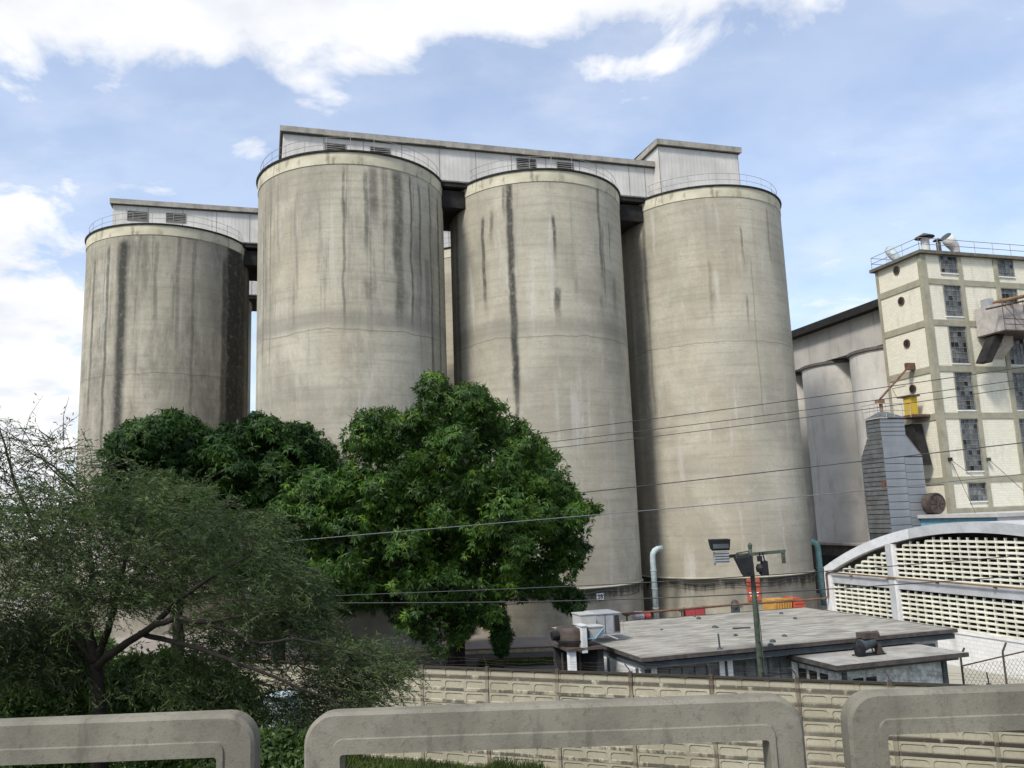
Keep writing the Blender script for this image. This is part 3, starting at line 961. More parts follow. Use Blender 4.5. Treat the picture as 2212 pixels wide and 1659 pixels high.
gallery(1.25, 31.6, 59, 65, 33.82, 36.98, 'long grey sheet-clad gallery across the three front silos', [(4.23, 5.8, 35.2, 36.08), (7.56, 9.1, 35.2, 36.1), (19.1, 20.75, 35.4, 36.3), (22.5, 23.95, 35.5, 36.28)])
gallery(-12.9, 36, 77, 83, 34.05, 37.4, 'lower-looking grey gallery on the rear row, over the left-hand silo', [(-11.7, -9.95, 35.55, 36.45), (-8.5, -6.8, 35.6, 36.5)])
gallery(-12.9, 30, 95, 101, 34.05, 37.4, 'farthest grey gallery, a sliver in the gap right of the left-hand silo', [])
hh = gthing('head_house', 'tall grey sheet-clad box with a thick eave on the right-hand silo', 'head house', 31.15, 58.0, 33.82)
b = MB(); b.box(0, 7.5, 0, 8, 0, 4.30); b.build('wall', M['gallery'], hh)
b = MB(); b.box(-.05, 7.6, -.08, 8.08, 4.18, 4.27); b.build('painted_eave_shadow', M['slate'], hh)  # dark strip standing in for shadow under the eave
b = MB(); b.box(-.22, 7.75, -.28, 8.3, 4.27, 4.72); b.build('fascia', M['fascia'], hh)
b = MB(); b.quad((-.22, -.28, 4.73), (7.75, -.28, 4.73), (7.75, 4, 4.9), (-.22, 4, 4.9)); b.quad((-.22, 4, 4.9), (7.75, 4, 4.9), (7.75, 8.3, 4.73), (-.22, 8.3, 4.73)); b.build('roof', M['fascia'], hh)
b = MB(); b.box(-.012, .05, -.012, .05, 0, 4.18); b.box(7.45, 7.512, -.012, .05, 0, 4.18); b.build('corner_trim', M['fascia'], hh)

# dark bracing frames under the galleries between silos
for (u, v, w, zz, nm) in ((14.0, 62, 1.9, 33.3, 'dark steel support under the gallery left of the mango tree silo'), (29.0, 62, 1.9, 33.3, 'dark steel support under the gallery beside the head house'), (-.9, 80, 1.8, 33.5, 'dark steel support under the rear gallery beside the left-hand silo')):
    t = gthing('gallery_support', nm, 'support', u, v, zz - 2.0, 'dark supports bridging the silo gaps')
    b = MB(); b.box(-w, w, -2.6, 2.6, .6, 1.98); b.build('cross_beam', M['dark'], t)


# ================================================================== FOOT OF THE SILOS
def on_silo(x, y, uc, vc, off=.06, r=7.0):
    a, z = at_silo(x, y, uc, vc, r)
    return uc + (r + off) * math.cos(a), vc + (r + off) * math.sin(a), z, a


def text_mesh(txt, size, name, mat, parent, loc, rot):
    cu = bpy.data.curves.new(name, 'FONT'); cu.body = txt; cu.size = size; cu.align_x = 'CENTER'; cu.align_y = 'CENTER'; cu.extrude = .006; cu.offset = .004
    o = bpy.data.objects.new('tmp', cu); COL.objects.link(o)
    me = bpy.data.meshes.new_from_object(o); bpy.data.objects.remove(o)
    me.materials.clear(); me.materials.append(mat)
    n = bpy.data.objects.new(name, me); COL.objects.link(n); n.parent = parent; n.location = loc; n.rotation_euler = rot
    return n


u, v, z, a = on_silo(1295, 1289, 21.45, 62, .08, 7.03)
t = thing('number_plate', 'small white plate with a dark 38 on the silo foot beside the mango tree', 'sign', tuple(g(u, v, z)), a + TH + math.pi / 2)
b = MB(); b.box(-.29, .29, -.012, .012, -.245, .245); b.build('plate', M['signwhite'], t)
b = MB(); b.box(-.31, .31, .0, .02, -.265, -.247); b.box(-.31, .31, .0, .02, .247, .265); b.box(-.31, -.292, .0, .02, -.247, .247); b.box(.292, .31, 0, .02, -.247, .247); b.build('frame', M['signdark'], t)
text_mesh('38', .44, 'number', M['signdark'], t, (0, -.02, 0), (math.pi / 2, 0, 0))

u, v, z, a = on_silo(1627, 1273, 36.6, 62, .10, 7.03)
t = thing('safety_sign', 'orange-red upright sign board on the right-hand silo foot behind the lamp pole', 'sign', tuple(g(u, v, z)), a + TH + math.pi / 2)
b = MB(); b.box(-.50, .50, -.015, .015, -.80, .80); b.build('board', M['red'], t)
b = MB(); b.prism_uz([(-.17, .10), (.17, .10), (0, .44)], -.024, -.017); b.build('triangle', M['signwhite'], t)
b = MB(); b.box(-.36, -.05, -.022, -.017, -.28, -.20); b.box(.02, .36, -.022, -.017, -.28, -.20); b.box(-.30, .30, -.022, -.017, -.48, -.42); b.build('lettering', M['signwhite'], t)


def bend(p0, r_, pts):
    return pts


# pale blue vent pipe in the gap between two silos
A = at_v(1417, 1317, 57.0); Bt = at_v(1415, 1196, 57.0)
t = gthing('vent_pipe', 'pale blue swan-neck pipe in the dark gap left of the clean silo', 'pipe', A[0], A[1], 0, 'blue pipes rising between the silos')
h = Bt[2]
b = MB(); b.tube([(0, 0, 0), (0, 0, h - .3), (.04, 0, h), (.18, 0, h + .22), (.42, 0, h + .33), (.9, .2, h + .36)], .21, 14); b.build('pipe', M['bluepipe'], t, smooth=True)
b = MB()
for zz in (1.2, 2.6, 3.9):
    b.lathe([(.225, zz - .03), (.25, zz - .03), (.25, zz + .03), (.225, zz + .03)], 14)
b.lathe([(.30, 0), (.30, .12), (.21, .12)], 14)
b.build('flange', M['bluepipe'], t)
A = at_v(1777, 1290, 60.5); Bt = at_v(1772, 1180, 60.5)
t = gthing('vent_pipe', 'teal pipe bending out of the right-hand silo beside the arched hall', 'pipe', A[0], A[1], 0, 'blue pipes rising between the silos')
h = Bt[2]
b = MB(); b.tube([(-1.0, .3, h + .45), (-.5, .1, h + .42), (-.2, 0, h + .28), (-.04, 0, h), (0, 0, h - .4), (0, 0, 1.6), (.12, 0, 0)], .24, 14); b.build('pipe', M['teal'], t, smooth=True)
b = MB(); b.lathe([(.25, 3.0), (.29, 3.0), (.29, 3.1), (.25, 3.1)], 14); b.lathe([(.25, 1.9), (.29, 1.9), (.29, 2.0), (.25, 2.0)], 14); b.build('flange', M['teal'], t)

# thin service pipes clipped round the silo feet
for i, (uc, vc, z, dr, lab) in enumerate(((21.45, 62, 2.75, .16, 'thin dark pipe looping round the foot of the silo behind the mango tree'), (36.6, 62, 2.78, .14, 'thin dark pipe looping round the foot of the clean right-hand silo'))):
    t = gthing('service_pipe', lab, 'pipe', uc, vc, z, 'service pipes round the silo feet')
    b = MB(); n = 60; a0, a1 = R(-165), R(-35)
    for rr, zz, rad in ((7.03 + dr, 0, .035), (7.03 + dr, -.28, .025)):
        b.tube([(rr * math.cos(a0 + (a1 - a0) * k / n), rr * math.sin(a0 + (a1 - a0) * k / n), zz + .10 * math.sin(k * .35)) for k in range(n + 1)], rad, 5)
    b.build('pipe', M['cable'], t)
    b = MB()
    for k in range(3, 60, 8):
        aa = a0 + (a1 - a0) * k / n
        b.tube([(7.0 * math.cos(aa), 7.0 * math.sin(aa), -.1), ((7.1 + dr) * math.cos(aa), (7.1 + dr) * math.sin(aa), -.1)], .03, 4)
    b.build('bracket', M['rust'], t)

# long oxide pipe on posts in front of the silos, climbing the arched hall's corner
P0 = at_v(1344, 1325, 43.8); PD = at_v(1799, 1232, 43.8)
t = gthing('steam_pipe', 'long rust-red pipe running above the flat roof to the corner of the arched hall', 'pipe', P0[0], 43.75, 0)
L = 32.78 - P0[0]
b = MB(); b.tube([(0, 0, 2.58), (L * .3, 0, 2.60), (L * .5, 0, 2.63), (L * .8, 0, 2.60), (L - .15, 0, 2.60), (L, 0, 2.75), (L, 0, 4.05), (L, -.15, 4.15)], .065, 8); b.build('pipe', M['rustpipe'], t, smooth=True)
for x in (.25, L * .27, L * .52, L * .63):
    b = MB(); b.tube([(x, 0, 0), (x, 0, 2.52)], .05, 6); b.box(x - .14, x + .14, -.05, .05, 2.46, 2.52); b.build('post', M['poledark'], t)


def local_box(name, label, cat, u, v, z, dims, mat, parts=None, group=None):
    t = gthing(name, label, cat, u, v, z, group)
    return t


# yellow ribbed bin and orange chute cover beside it
A = at_v(1678, 1300, 50); KT = at_v(1668, 1291, 50)[2]
t = gthing('waste_skip', 'ochre-yellow ribbed bin standing behind the flat roof below the red sign', 'skip', A[0], 50, 0)
t.scale = (.60, 1, 1)
b = MB(); b.hexa([(-.95, -.6, .15), (.95, -.6, .15), (.95, .6, .15), (-.95, .6, .15)], [(-1.1, -.75, KT - .1), (1.1, -.75, KT - .1), (1.1, .75, KT - .1), (-1.1, .75, KT - .1)]); b.build('tub', M['yellow'], t)
b = MB()
for i in range(7):
    x = -.9 + i * .3
    b.hexa([(x - .035, -.68, .2), (x + .035, -.68, .2), (x + .035, -.60, .2), (x - .035, -.60, .2)], [(x * 1.12 - .035, -.82, KT - .15), (x * 1.12 + .035, -.82, KT - .15), (x * 1.12 + .035, -.74, KT - .15), (x * 1.12 - .035, -.74, KT - .15)])
b.build('rib', M['yellow'], t)
b = MB(); b.box(-1.16, 1.16, -.83, -.74, KT - .12, KT); b.build('rim', M['yellow'], t)
A = at_v(1716, 1300, 49.7)
t = gthing('chute_cover', 'bright orange-red sloping cover right of the yellow bin', 'cover', A[0], 49.7, 0)
t.scale = (.58, 1, 1)
b = MB(); b.prism_uz([(-.75, 0), (.95, 0), (.90, KT - .8), (.35, KT - .06), (-.65, KT)], -.6, .6); b.build('hood', M['orange'], t)
b = MB(); b.box(-.72, .55, -.63, -.605, KT - .42, KT - .34); b.box(-.72, .9, -.63, -.605, KT - .95, KT - .87); b.build('flange', M['orange'], t)
A = at_v(1499, 1324, 46)
t = gthing('hose_cabinet', 'dark red cabinet below the rusty pipe at the back of the flat roof', 'cabinet', A[0], 46, 0)
b = MB(); b.box(-.62, .62, -.2, .2, A[2] - 1.0, A[2] + .28); b.build('casing', M['crimson'], t)
for x_ in (-.70, .64):
    b = MB(); b.box(x_, x_ + .06, -.1, .0, 0, A[2] + .36); b.build('leg', M['black'], t)
b = MB(); b.box(-.56, -.02, -.225, -.203, A[2] - .9, A[2] + .2); b.box(.02, .56, -.225, -.203, A[2] - .9, A[2] + .2); b.build('door', M['crimson'], t)
A = at_v(1588, 1310, 45)
t = gthing('valve_column', 'blue-grey valve column with a round head between the red cabinet and lamp pole', 'valve', A[0], 45, 0)
b = MB(); b.tube([(0, 0, 0), (0, 0, A[2] + .1)], .10, 10); b.lathe([(.04, A[2] - .35), (.26, A[2] - .35), (.26, A[2] + .15), (.16, A[2] + .35), (.03, A[2] + .4)], 14); b.build('body', M['slate'], t, auto=40)
b = MB(); b.tube([(-.3, -.3, A[2]), (.3, -.3, A[2])], .04, 6); b.tube([(0, -.3, A[2] - .3), (0, -.3, A[2] + .3)], .04, 6); b.build('handwheel', M['slate'], t)
A = at_v(1385, 1330, 47)
t = gthing('pump', 'small grey and red pump behind the grey roof unit', 'pump', A[0], 47, 0)
b = MB(); b.tube([(-.5, 0, A[2]), (.1, 0, A[2])], .28, 12); b.box(-.5, .5, -.25, .25, 0, A[2] - .25); b.build('motor', M['acgrey'], t)
b = MB(); b.tube([(.2, 0, A[2] - .05), (.55, 0, A[2] - .05)], .22, 12); b.build('casing', M['crimson'], t)

# things in the yard under the trees
cp = at_z(1210, 1371)
t = thing('trolley_pump', 'white and red wheeled pump in the open yard right of the mango trunk', 'pump', (cp[0], cp[1], 0), R(10))
b = MB(); b.box(-.42, .42, -.3, .3, .35, .42); b.tube([(-.4, -.3, .42), (-.4, -.3, .95), (.4, -.3, .95), (.4, -.3, .42)], .03, 6); b.box(-.30, .12, -.2, .2, .42, .88); b.build('frame', M['signwhite'], t)
b = MB(); b.tube([(.16, -.1, .55), (.42, -.1, .55)], .2, 12); b.build('motor', M['crimson'], t)
for sx_ in (-.3, .3):
    b = MB(); b.tube([(sx_, -.38, .18), (sx_, -.30, .18)], .18, 12); b.build('wheel', M['black'], t)
cp = at_z(729, 1440)
t = thing('marker_post', 'thin white post with a dark cap left of the mango tree', 'post', (cp[0], cp[1], 0))
b = MB(); b.tube([(0, 0, 0), (0, 0, 1.35)], .06, 8); b.build('shaft', M['signwhite'], t)
b = MB(); b.tube([(0, 0, 1.35), (0, 0, 1.5)], .075, 8); b.tube([(0, 0, 1.5), (0, 0, 1.7)], .025, 6); b.build('cap', M['signdark'], t)


# ================================================================== ARCHED HALL
HU, SPR, PEAK, VC, HS = 33.0, 4.42, 7.05, 32.6, 11.45      # facade plane, spring, crown, centre, half span
RA = (HS * HS + (PEAK - SPR) ** 2) / (2 * (PEAK - SPR))


def arc_z(v, off=0.0):
    d = v - VC
    return (PEAK - RA) + math.sqrt(max((RA + off) ** 2 - d * d, 0))


hall = gthing('arched_hall', 'white hall with a segmental arch and rows of cream vent blocks', 'building', HU, VC, 0)
# local frame: x = depth (+u), y = v - VC
N = 44
ys = [-HS + 2 * HS * i / N for i in range(N + 1)]
def arch_piece(i0, i1, name, mat):
    b = MB()
    for i in range(i0, i1):
        y0, y1 = ys[i], ys[i + 1]
        a0, a1 = arc_z(VC + y0), arc_z(VC + y1)
        c0, c1 = a0 - .52, a1 - .52
        b.hexa([(-.12, y0, c0), (.30, y0, c0), (.30, y1, c1), (-.12, y1, c1)], [(-.12, y0, a0), (.30, y0, a0), (.30, y1, a1), (-.12, y1, a1)])
    return b.build(name, mat, hall)
arch_piece(30, 44, 'arch_rib', M['archpale'])
o = arch_piece(0, 30, 'arch_rib', M['archgrey'])
b = MB()
for i in range(N):
    y0, y1 = ys[i], ys[i + 1]; a0, a1 = arc_z(VC + y0) - .03, arc_z(VC + y1) - .03
    b.hexa([(.302, y0, a0 - .15), (19, y0, a0 - .15), (19, y1, a1 - .15), (.302, y1, a1 - .15)], [(.302, y0, a0), (19, y0, a0), (19, y1, a1), (.302, y1, a1)])
b.build('roof', M['greyroof'], hall)
b = MB(); b.box(.5, 19, -HS, -HS + .2, 0, SPR - .2); b.box(.5, 19, HS - .2, HS, 0, SPR - .2); b.box(18.8, 19, -HS + .2, HS - .2, 0, SPR); b.build('side_wall', M['offwhite'], hall)
b = MB(); b.box(.62, .70, -HS + .2, HS - .2, 1.2, PEAK - .55); b.v = [(p[0], p[1], min(p[2], 9)) for p in b.v]
PIL = [11.2, 5.75, -5.75, -11.2]
wins_z0 = 1.72
b = MB()
b.box(.0, .22, -HS + .02, HS - .02, .012, wins_z0)
b.build('base_wall', M['whitebrick'], hall)
b = MB(); b.box(-.05, .0, -HS + .02, HS - .02, wins_z0 - .10, wins_z0 + .02); b.build('sill', M['white'], hall)
b = MB(); b.box(-.06, .22, -HS + .3, HS - .3, 3.52, 4.06); b.build('tie_beam', M['archgrey'], hall)
for y in PIL:
    b = MB(); top = arc_z(VC + y) - .50
    b.box(-.16, .28, y - .22, y + .22, 0, top); p = b.build('pillar', M['archgrey'] if abs(y) < 8 else M['archpale'], hall)
    b = MB(); b.box(-.155, .10, y - .36, y - .222, 0, top - .02); b.build('reveal', M['white'], p)
# dark inside wall a little behind the blocks
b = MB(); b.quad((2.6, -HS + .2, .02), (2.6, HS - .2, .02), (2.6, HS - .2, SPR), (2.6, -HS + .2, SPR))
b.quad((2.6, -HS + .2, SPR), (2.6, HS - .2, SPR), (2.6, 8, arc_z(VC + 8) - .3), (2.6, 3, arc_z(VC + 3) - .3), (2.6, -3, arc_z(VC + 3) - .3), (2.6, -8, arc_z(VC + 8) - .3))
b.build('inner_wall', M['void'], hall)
# vent blocks
BW, BH = .545, .247
def block_geo(b, y0, z0, w=BW):
    # sloping sill shelf, thin upright, recessed head
    b.hexa([(.015, y0, z0), (.17, y0, z0), (.17, y0 + w, z0), (.015, y0 + w, z0)],
           [(.015, y0, z0 + .075), (.17, y0, z0 + .115), (.17, y0 + w, z0 + .115), (.015, y0 + w, z0 + .075)])
    b.box(.022, .168, y0, y0 + .04, z0 + .07, z0 + BH)
blocks = []
def fill(y0, y1, zb, zt_fn):
    n = int(round((y1 - y0) / BW)); w = (y1 - y0) / n
    for c in range(n):
        ya = y0 + c * w
        r_ = 0
        while True:
            z = zb + r_ * BH
            lim = zt_fn(ya, ya + w)
            if z + BH > lim + .02:
                break
            blocks.append((ya, z, w)); r_ += 1
arc_lim = lambda a, c: min(arc_z(VC + a), arc_z(VC + c)) - .55
for (ya, yb) in ((5.99, 10.98), (-5.53, 5.38), (-10.98, -6.2)):
    fill(ya, yb, wins_z0 + .02, lambda a, c: 3.56)
    fill(ya, yb, 4.07, arc_lim)
eye_g = to_uv(EYE)
def dist_(q):
    P = g(HU, VC + q[0], q[1]); return np.linalg.norm(P - EYE)
def in_view(q):
    return q[0] + VC > 29.8
blocks.sort(key=lambda q: (not in_view(q), dist_(q)))
bm_ = MB(); block_geo(bm_, 0, 0, BW); bmesh_block = bm_.mesh('vent_block', M['block'])
for q in blocks[:300]:
    o = bpy.data.objects.new('vent_block', bmesh_block); COL.objects.link(o); o.parent = hall
    o.location = (random.uniform(-.006, .006), q[0], q[1] + random.uniform(-.004, .004)); o.scale = (1, q[2] / BW, 1)
b = MB()
for q in blocks[300:]:
    block_geo(b, q[0], q[1], q[2])
o = b.build('vent_block', M['block'], hall); o['kind'] = 'stuff'
print('vent blocks', len(blocks))
# ochre pipe along the tie beam
t = gthing('gas_pipe', 'ochre pipe running along the tie beam of the arched hall', 'pipe', HU - .22, VC, 4.1)
b = MB(); b.tube([(0, 11.15, .04), (0, 5, .02), (0, -2, -.02), (0, -11, 0)], .042, 8); b.build('pipe', M['ochrepipe'], t, smooth=True)
b = MB()
for y in (9, 6, 2.5, -1, -4.5, -8):
    b.box(-.03, .16, y - .03, y + .03, -.12, -.05)
b.build('bracket', M['rust'], t)

# ================================================================== ANNEX BETWEEN HALL AND MILL
t = gthing('annex', 'pale flat-roofed annex between the arched hall and the cream mill', 'building', at_v(1984, 1106, 53.2)[0], 46.0, 0)
b = MB(); b.box(0, 16, 0, 7.2, 0, 6.9); b.build('wall', M['offwhite'], t)
b = MB(); b.box(-.3, 16.3, -.3, 7.25, 6.9, 7.15); b.build('roof', M['greyroof'], t)
b = MB(); b.box(-.05, -.003, .0, 7.2, 3.0, 6.88); b.build('blue_cladding', M['bluewall'], t)
# ================================================================== CREAM MILL
MU, MV = 52.38, 53.65
mill = gthing('mill_building', 'tall cream mill with olive-grey frame, round vents and dark window strips', 'building', MU, MV, 0)
ML, MD = 19.3, 5.25
b = MB(); b.box(0, ML, 0, MD, 0, 28.55); b.build('wall', M['cream'], mill)
zb = [9.8, 14.97, 18.85, 22.72, 26.24]
for z in zb + [7.3]:
    b = MB(); b.box(.0, ML, -.07, -.003, z - .24, z + .24); b.build('beam', M['olive'], mill)
    if z > 7.4:
        b = MB(); b.box(-.07, -.003, .0, MD, z - .30, z + .24); b.build('beam', M['olive'], mill)
for x in (.0, 3.72, 7.55, 11.4, 15.2):
    b = MB(); b.box(x - (.10 if x == 0 else .0), x + .42, -.11, -.004, 0, 28.5); b.build('column', M['olive'], mill)
for y, w in ((0.0, .32), (MD - .25, .25)):
    b = MB(); b.box(-.11, -.004, y - (.11 if y == 0 else 0), y + w, 0, 28.5)
    if y == 0:
        b.v = [(p[0], min(p[1], w) if p[1] > -.1 else -.003, p[2]) for p in b.v]
    b.build('column', M['olive'], mill)
b = MB(); b.box(-.38, ML + .3, -.38, MD + .38, 28.55, 28.82); b.build('roof_slab', M['poledark'] if False else plain('roof_edge', (.13, .12, .095), .9, .2), mill)
def strip_window(u0, u1, z0, z1):
    u0 -= MU; u1 -= MU
    b = MB(); t_ = .05
    b.box(u0, u1, -.10, -.003, z0, z0 + t_); b.box(u0, u1, -.16, -.003, z1 - t_, z1)
    b.box(u0, u0 + t_, -.10, -.003, z0 + t_, z1 - t_); b.box(u1 - t_, u1, -.10, -.003, z0 + t_, z1 - t_)
    w = b.build('window', M['bar'], mill)
    n = max(3, int(round((z1 - z0) / .42)))
    b = MB()
    for i in range(n):
        for j in range(4):
            xa, xb = u0 + (u1 - u0) * j / 4 + .012, u0 + (u1 - u0) * (j + 1) / 4 - .012
            za, zb_ = z0 + (z1 - z0) * i / n + .012, z0 + (z1 - z0) * (i + 1) / n - .012
            ta, tb = random.uniform(-.010, .010), random.uniform(-.010, .010)
            if random.random() < .06:
                continue
            b.quad((xa, -.018 + ta, za), (xb, -.018 + tb, za), (xb, -.018 - ta, zb_), (xa, -.018 - tb, zb_))
    b.build('glass', M['glass'], w)
    b = MB(); b.box(u0 + t_, u1 - t_, -.004, -.002, z0 + t_, z1 - t_); b.build('opening', M['dark'], w)
    b = MB()
    for i in range(1, n):
        z = z0 + (z1 - z0) * i / n; b.box(u0 + t_, u1 - t_, -.050, -.032, z - .018, z + .018)
    for i in range(1, 4):
        x = u0 + (u1 - u0) * i / 4; b.box(x - .014, x + .014, -.056, -.051, z0 + t_, z1 - t_)
    b.build('glazing_bars', M['bar'], w)
    b = MB(); b.box(u0 - .05, u1 + .05, -.10, -.003, z0 - .10, z0 - .005); b.build('sill', M['white'], w)
for (z0, z1) in ((27.02, 28.5), (23.29, 25.95), (19.3, 22.45), (15.42, 18.58), (10.46, 14.7), (8.05, 9.52)):
    strip_window(54.28, 56.06, z0, z1)
    strip_window(60.38, 62.15, z0, z1)
    strip_window(65.9, 67.6, z0, z1)
for (x, y) in (((1857 + 1088 / 3.687) * .9003, (500 + 548 / 3.687) * .9003), ((1857 + 1130 / 3.687) * .9003, (500 + 820 / 3.687) * .9003), ((1857 + 1180 / 3.687) * .9003, (500 + 1195 / 3.687) * .9003),
               ((1857 + 1232 / 3.687) * .9003, (850 + 305 / 3.687) * .9003), ((1857 + 1298 / 3.687) * .9003, (850 + 788 / 3.687) * .9003)):
    P = at_u(x, y, MU)
    b = MB(); yy = P[1] - MV
    b.tube([(-.10, yy, P[2]), (-.02, yy, P[2])], .36, 20); vv = b.build('round_vent', M['rust'], mill)
    b = MB(); b.tube([(-.115, yy, P[2]), (-.102, yy, P[2])], .27, 20); b.build('vent_mouth', M['dark'], vv)
b = MB()
def rail_line(p, q, n):
    p, q = Vector(p), Vector(q)
    for h_ in (.55, 1.08):
        b.tube([p + Vector((0, 0, h_)), q + Vector((0, 0, h_))], .03, 4)
    for i in range(n + 1):
        r0 = p.lerp(q, i / n); b.tube([r0, r0 + Vector((0, 0, 1.08))], .03, 4)
rail_line((-.2, -.2, 28.82), (ML, -.2, 28.82), 10); rail_line((-.2, -.2, 28.82), (-.2, MD + .2, 28.82), 3); rail_line((-.2, MD + .2, 28.82), (ML, MD + .2, 28.82), 10)
b.build('roof_railing', plain('oxide_rail', (.32, .24, .22), .7, .1), mill)
zz3 = lambda x, y: ((1857 + x / 3.687) * .9003, (500 + y / 3.687) * .9003)
zz4 = lambda x, y: ((1857 + x / 3.687) * .9003, (850 + y / 3.687) * .9003)
# roof vents on the mill
A = at_v(*zz3(1345, 370), MV + .9)
t = gthing('roof_vent', 'wide mushroom vent with a flat dark cowl, tallest on the mill roof', 'vent', A[0], A[1], 28.82, 'ventilators on the mill roof')
b = MB(); b.tube([(0, 0, 0), (0, 0, 1.45)], .34, 16); b.build('pipe', M['offwhite'], t, smooth=False)
b = MB(); b.lathe([(.02, 1.98), (.78, 1.60), (.80, 1.55), (.02, 1.62)], 24); b.tube([(.2, 0, 1.4), (.2, 0, 1.7)], .03, 4); b.tube([(-.2, 0, 1.4), (-.2, 0, 1.7)], .03, 4); b.build('cowl', M['slate'], t, auto=30)
A = at_v(*zz3(1462, 372), MV + .9)
t = gthing('roof_vent', 'slim dark vent with a small tilted cowl in the middle of the mill roof vents', 'vent', A[0], A[1], 28.82, 'ventilators on the mill roof')
b = MB(); b.tube([(0, 0, 0), (0, 0, 1.2)], .20, 12); b.build('pipe', M['slate'], t)
b = MB(); b.lathe([(.02, 1.62), (.40, 1.42), (.42, 1.38), (.02, 1.42)], 20); b.build('cowl', M['slate'], t, auto=30)
A = at_v(*zz3(1608, 380), MV + .9)
t = gthing('roof_vent', 'bent grey exhaust elbow right of the two mushroom vents on the mill roof', 'vent', A[0], A[1], 28.82, 'ventilators on the mill roof')
b = MB(); b.tube([(0, 0, 0), (0, 0, .5), (-.1, 0, .9), (-.45, 0, 1.3), (-.85, 0, 1.75)], [.33, .33, .42, .5, .52], 16); b.build('elbow', M['offwhite'], t, smooth=True)
b = MB(); b.tube([(-.86, 0, 1.76), (-.95, 0, 1.86)], [.50, .40], 16); b.build('mouth', M['slate'], t)
A = at_u(*zz3(1095, 440), MU + .4)
t = gthing('roof_vent', 'pale angled exhaust at the left side of the mill roof', 'vent', A[0], A[1], 28.82, 'ventilators on the mill roof')
b = MB(); b.tube([(0, 0, 0), (0, .1, .3), (0, .5, .8), (0, .85, 1.4)], [.3, .34, .42, .42], 14); b.build('elbow', M['bluepipe'], t, smooth=True)
b = MB(); b.tube([(0, .85, 1.4), (0, .9, 1.52)], [.40, .3], 14); b.build('mouth', M['dark'], t)

# hanging loading box and conveyor on the mill front
t = gthing('loading_box', 'grey sheet-clad hopper with a walkway and dark chute hanging on the mill front', 'hopper', 58.45, 51.0, 19.6)
def lbp(lst, v=51.2):
    return [(p[0] - 58.45, p[2] - 19.6) for p in (at_v(*zz3(*q), v) for q in lst)]
WS = plain('weathered_sheet', (.40, .37, .35), .7, .15, 1.5, .1, dirt=(.17, .13, .11), dirt_amt=.4)
sp = [at_u(*zz3(*q_), 58.45) for q_ in ((1862, 912), (1925, 1335), (2020, 1205), (2000, 885))]
b = MB(); k_ = [(p[1] - 51.0, p[2] - 19.6) for p in sp]
b.v = [(0, y_, z_) for y_, z_ in k_] + [(1.2, y_, z_) for y_, z_ in k_]; b.f = [(0, 1, 2, 3), (7, 6, 5, 4), (0, 4, 5, 1), (1, 5, 6, 2), (2, 6, 7, 3), (3, 7, 4, 0)]; b.mi = [0] * 6
b.build('hopper', WS, t)
FV = sp[3][1]
q = lbp([(2010, 1080), (2165, 835)])
b = MB(); b.box(q[0][0], q[0][0] + 4.6, .3, 2.5, q[0][1], q[1][1] - .1); b.build('casing', WS, t)
b = MB(); b.box(q[0][0] - .02, q[0][0] + 4.8, -.25, 2.55, q[0][1] - .12, q[0][1] - .005); b.build('walkway', M['brown'], t)
rr = lbp([(1850, 900), (2170, 830)])
b = MB(); b.tube([(rr[0][0], -.1, rr[0][1]), (rr[1][0], -.1, rr[1][1]), (rr[1][0] + 3, -.1, rr[1][1] + .5)], .08, 5); b.build('roof_edge', M['brown'], t)
b = MB(); c4 = lbp([(1925, 1340), (1995, 1345), (2110, 1090), (2030, 1090)])
b.prism_uz(c4, .9, 1.8); b.build('chute', M['dark'], t)
b = MB()
for k in (.45, .9):
    b.tube([(q[0][0], -.2, q[0][1] + k), (q[0][0] + 4.6, -.2, q[0][1] + k)], .035, 4)
for k in range(5):
    b.tube([(q[0][0] + k * 1.1, -.2, q[0][1]), (q[0][0] + k * 1.1, -.2, q[1][1] - .05)], .04, 4)
b.tube([(q[0][0], -.2, q[1][1] - .2), (q[0][0] + 2.2, -.2, q[0][1])], .03, 4)
b.build('frame_bar', M['rust'], t)
A = at_v(*zz3(1910, 840), 52.6); B2 = at_v(2212, 640, 50.0)
t = gthing('conveyor_pipe', 'ochre inclined conveyor pipe above the hanging loading box', 'pipe', A[0], A[1], A[2])
dl = B2 - A
b = MB(); b.tube([(0, 0, 0), tuple(dl * 1.6)], .15, 8); b.build('pipe', M['ochrepipe'], t)
b = MB(); b.box(-.45, .1, -.3, .5, -.35, .35); b.build('head_box', M['acgrey'], t)

# spout, yellow duct and platform on the mill's left side
A = at_u(*zz4(1175, 130), 51.6); B1 = at_u(*zz4(940, 395), 47.5)
t = gthing('spout', 'thin rusty spout sloping down from the mill wall to the dryer', 'pipe', A[0], A[1], A[2])
b = MB(); b.tube([(0, 0, 0), tuple(B1 - A)], .09, 7); b.build('pipe', M['rustpipe'], t)
b = MB(); b.box(-.05, .8, -.16, .16, -.1, .5); b.build('inlet_box', M['rust'], t)
b = MB(); q = B1 - A; b.box(q[0] - .35, q[0] + .2, q[1] - .25, q[1] + .25, q[2] - .35, q[2] - .05); b.tube([(q[0], q[1], q[2] - 1.4), (q[0], q[1], q[2] - .3)], .14, 8); b.build('outlet', M['ochrepipe'], t)
A = at_u(*zz4(1220, 540), 51.3); A2 = at_u(*zz4(1220, 375), 51.3)
t = gthing('yellow_duct', 'bright yellow upright duct on a small platform against the mill', 'duct', A[0], A[1], A[2])
hgt = A2[2] - A[2]
b = MB(); b.box(-.35, .35, -.38, .38, 0, hgt); b.build('duct', M['yellowduct'], t)
b = MB(); b.box(-.5, .5, -.6, .9, hgt, hgt + .12); b.tube([(-.5, .9, hgt + .1), (-.5, 1.3, hgt + .9), (-.5, -.2, hgt + .9)], .03, 4); b.build('platform', M['rust'], t)
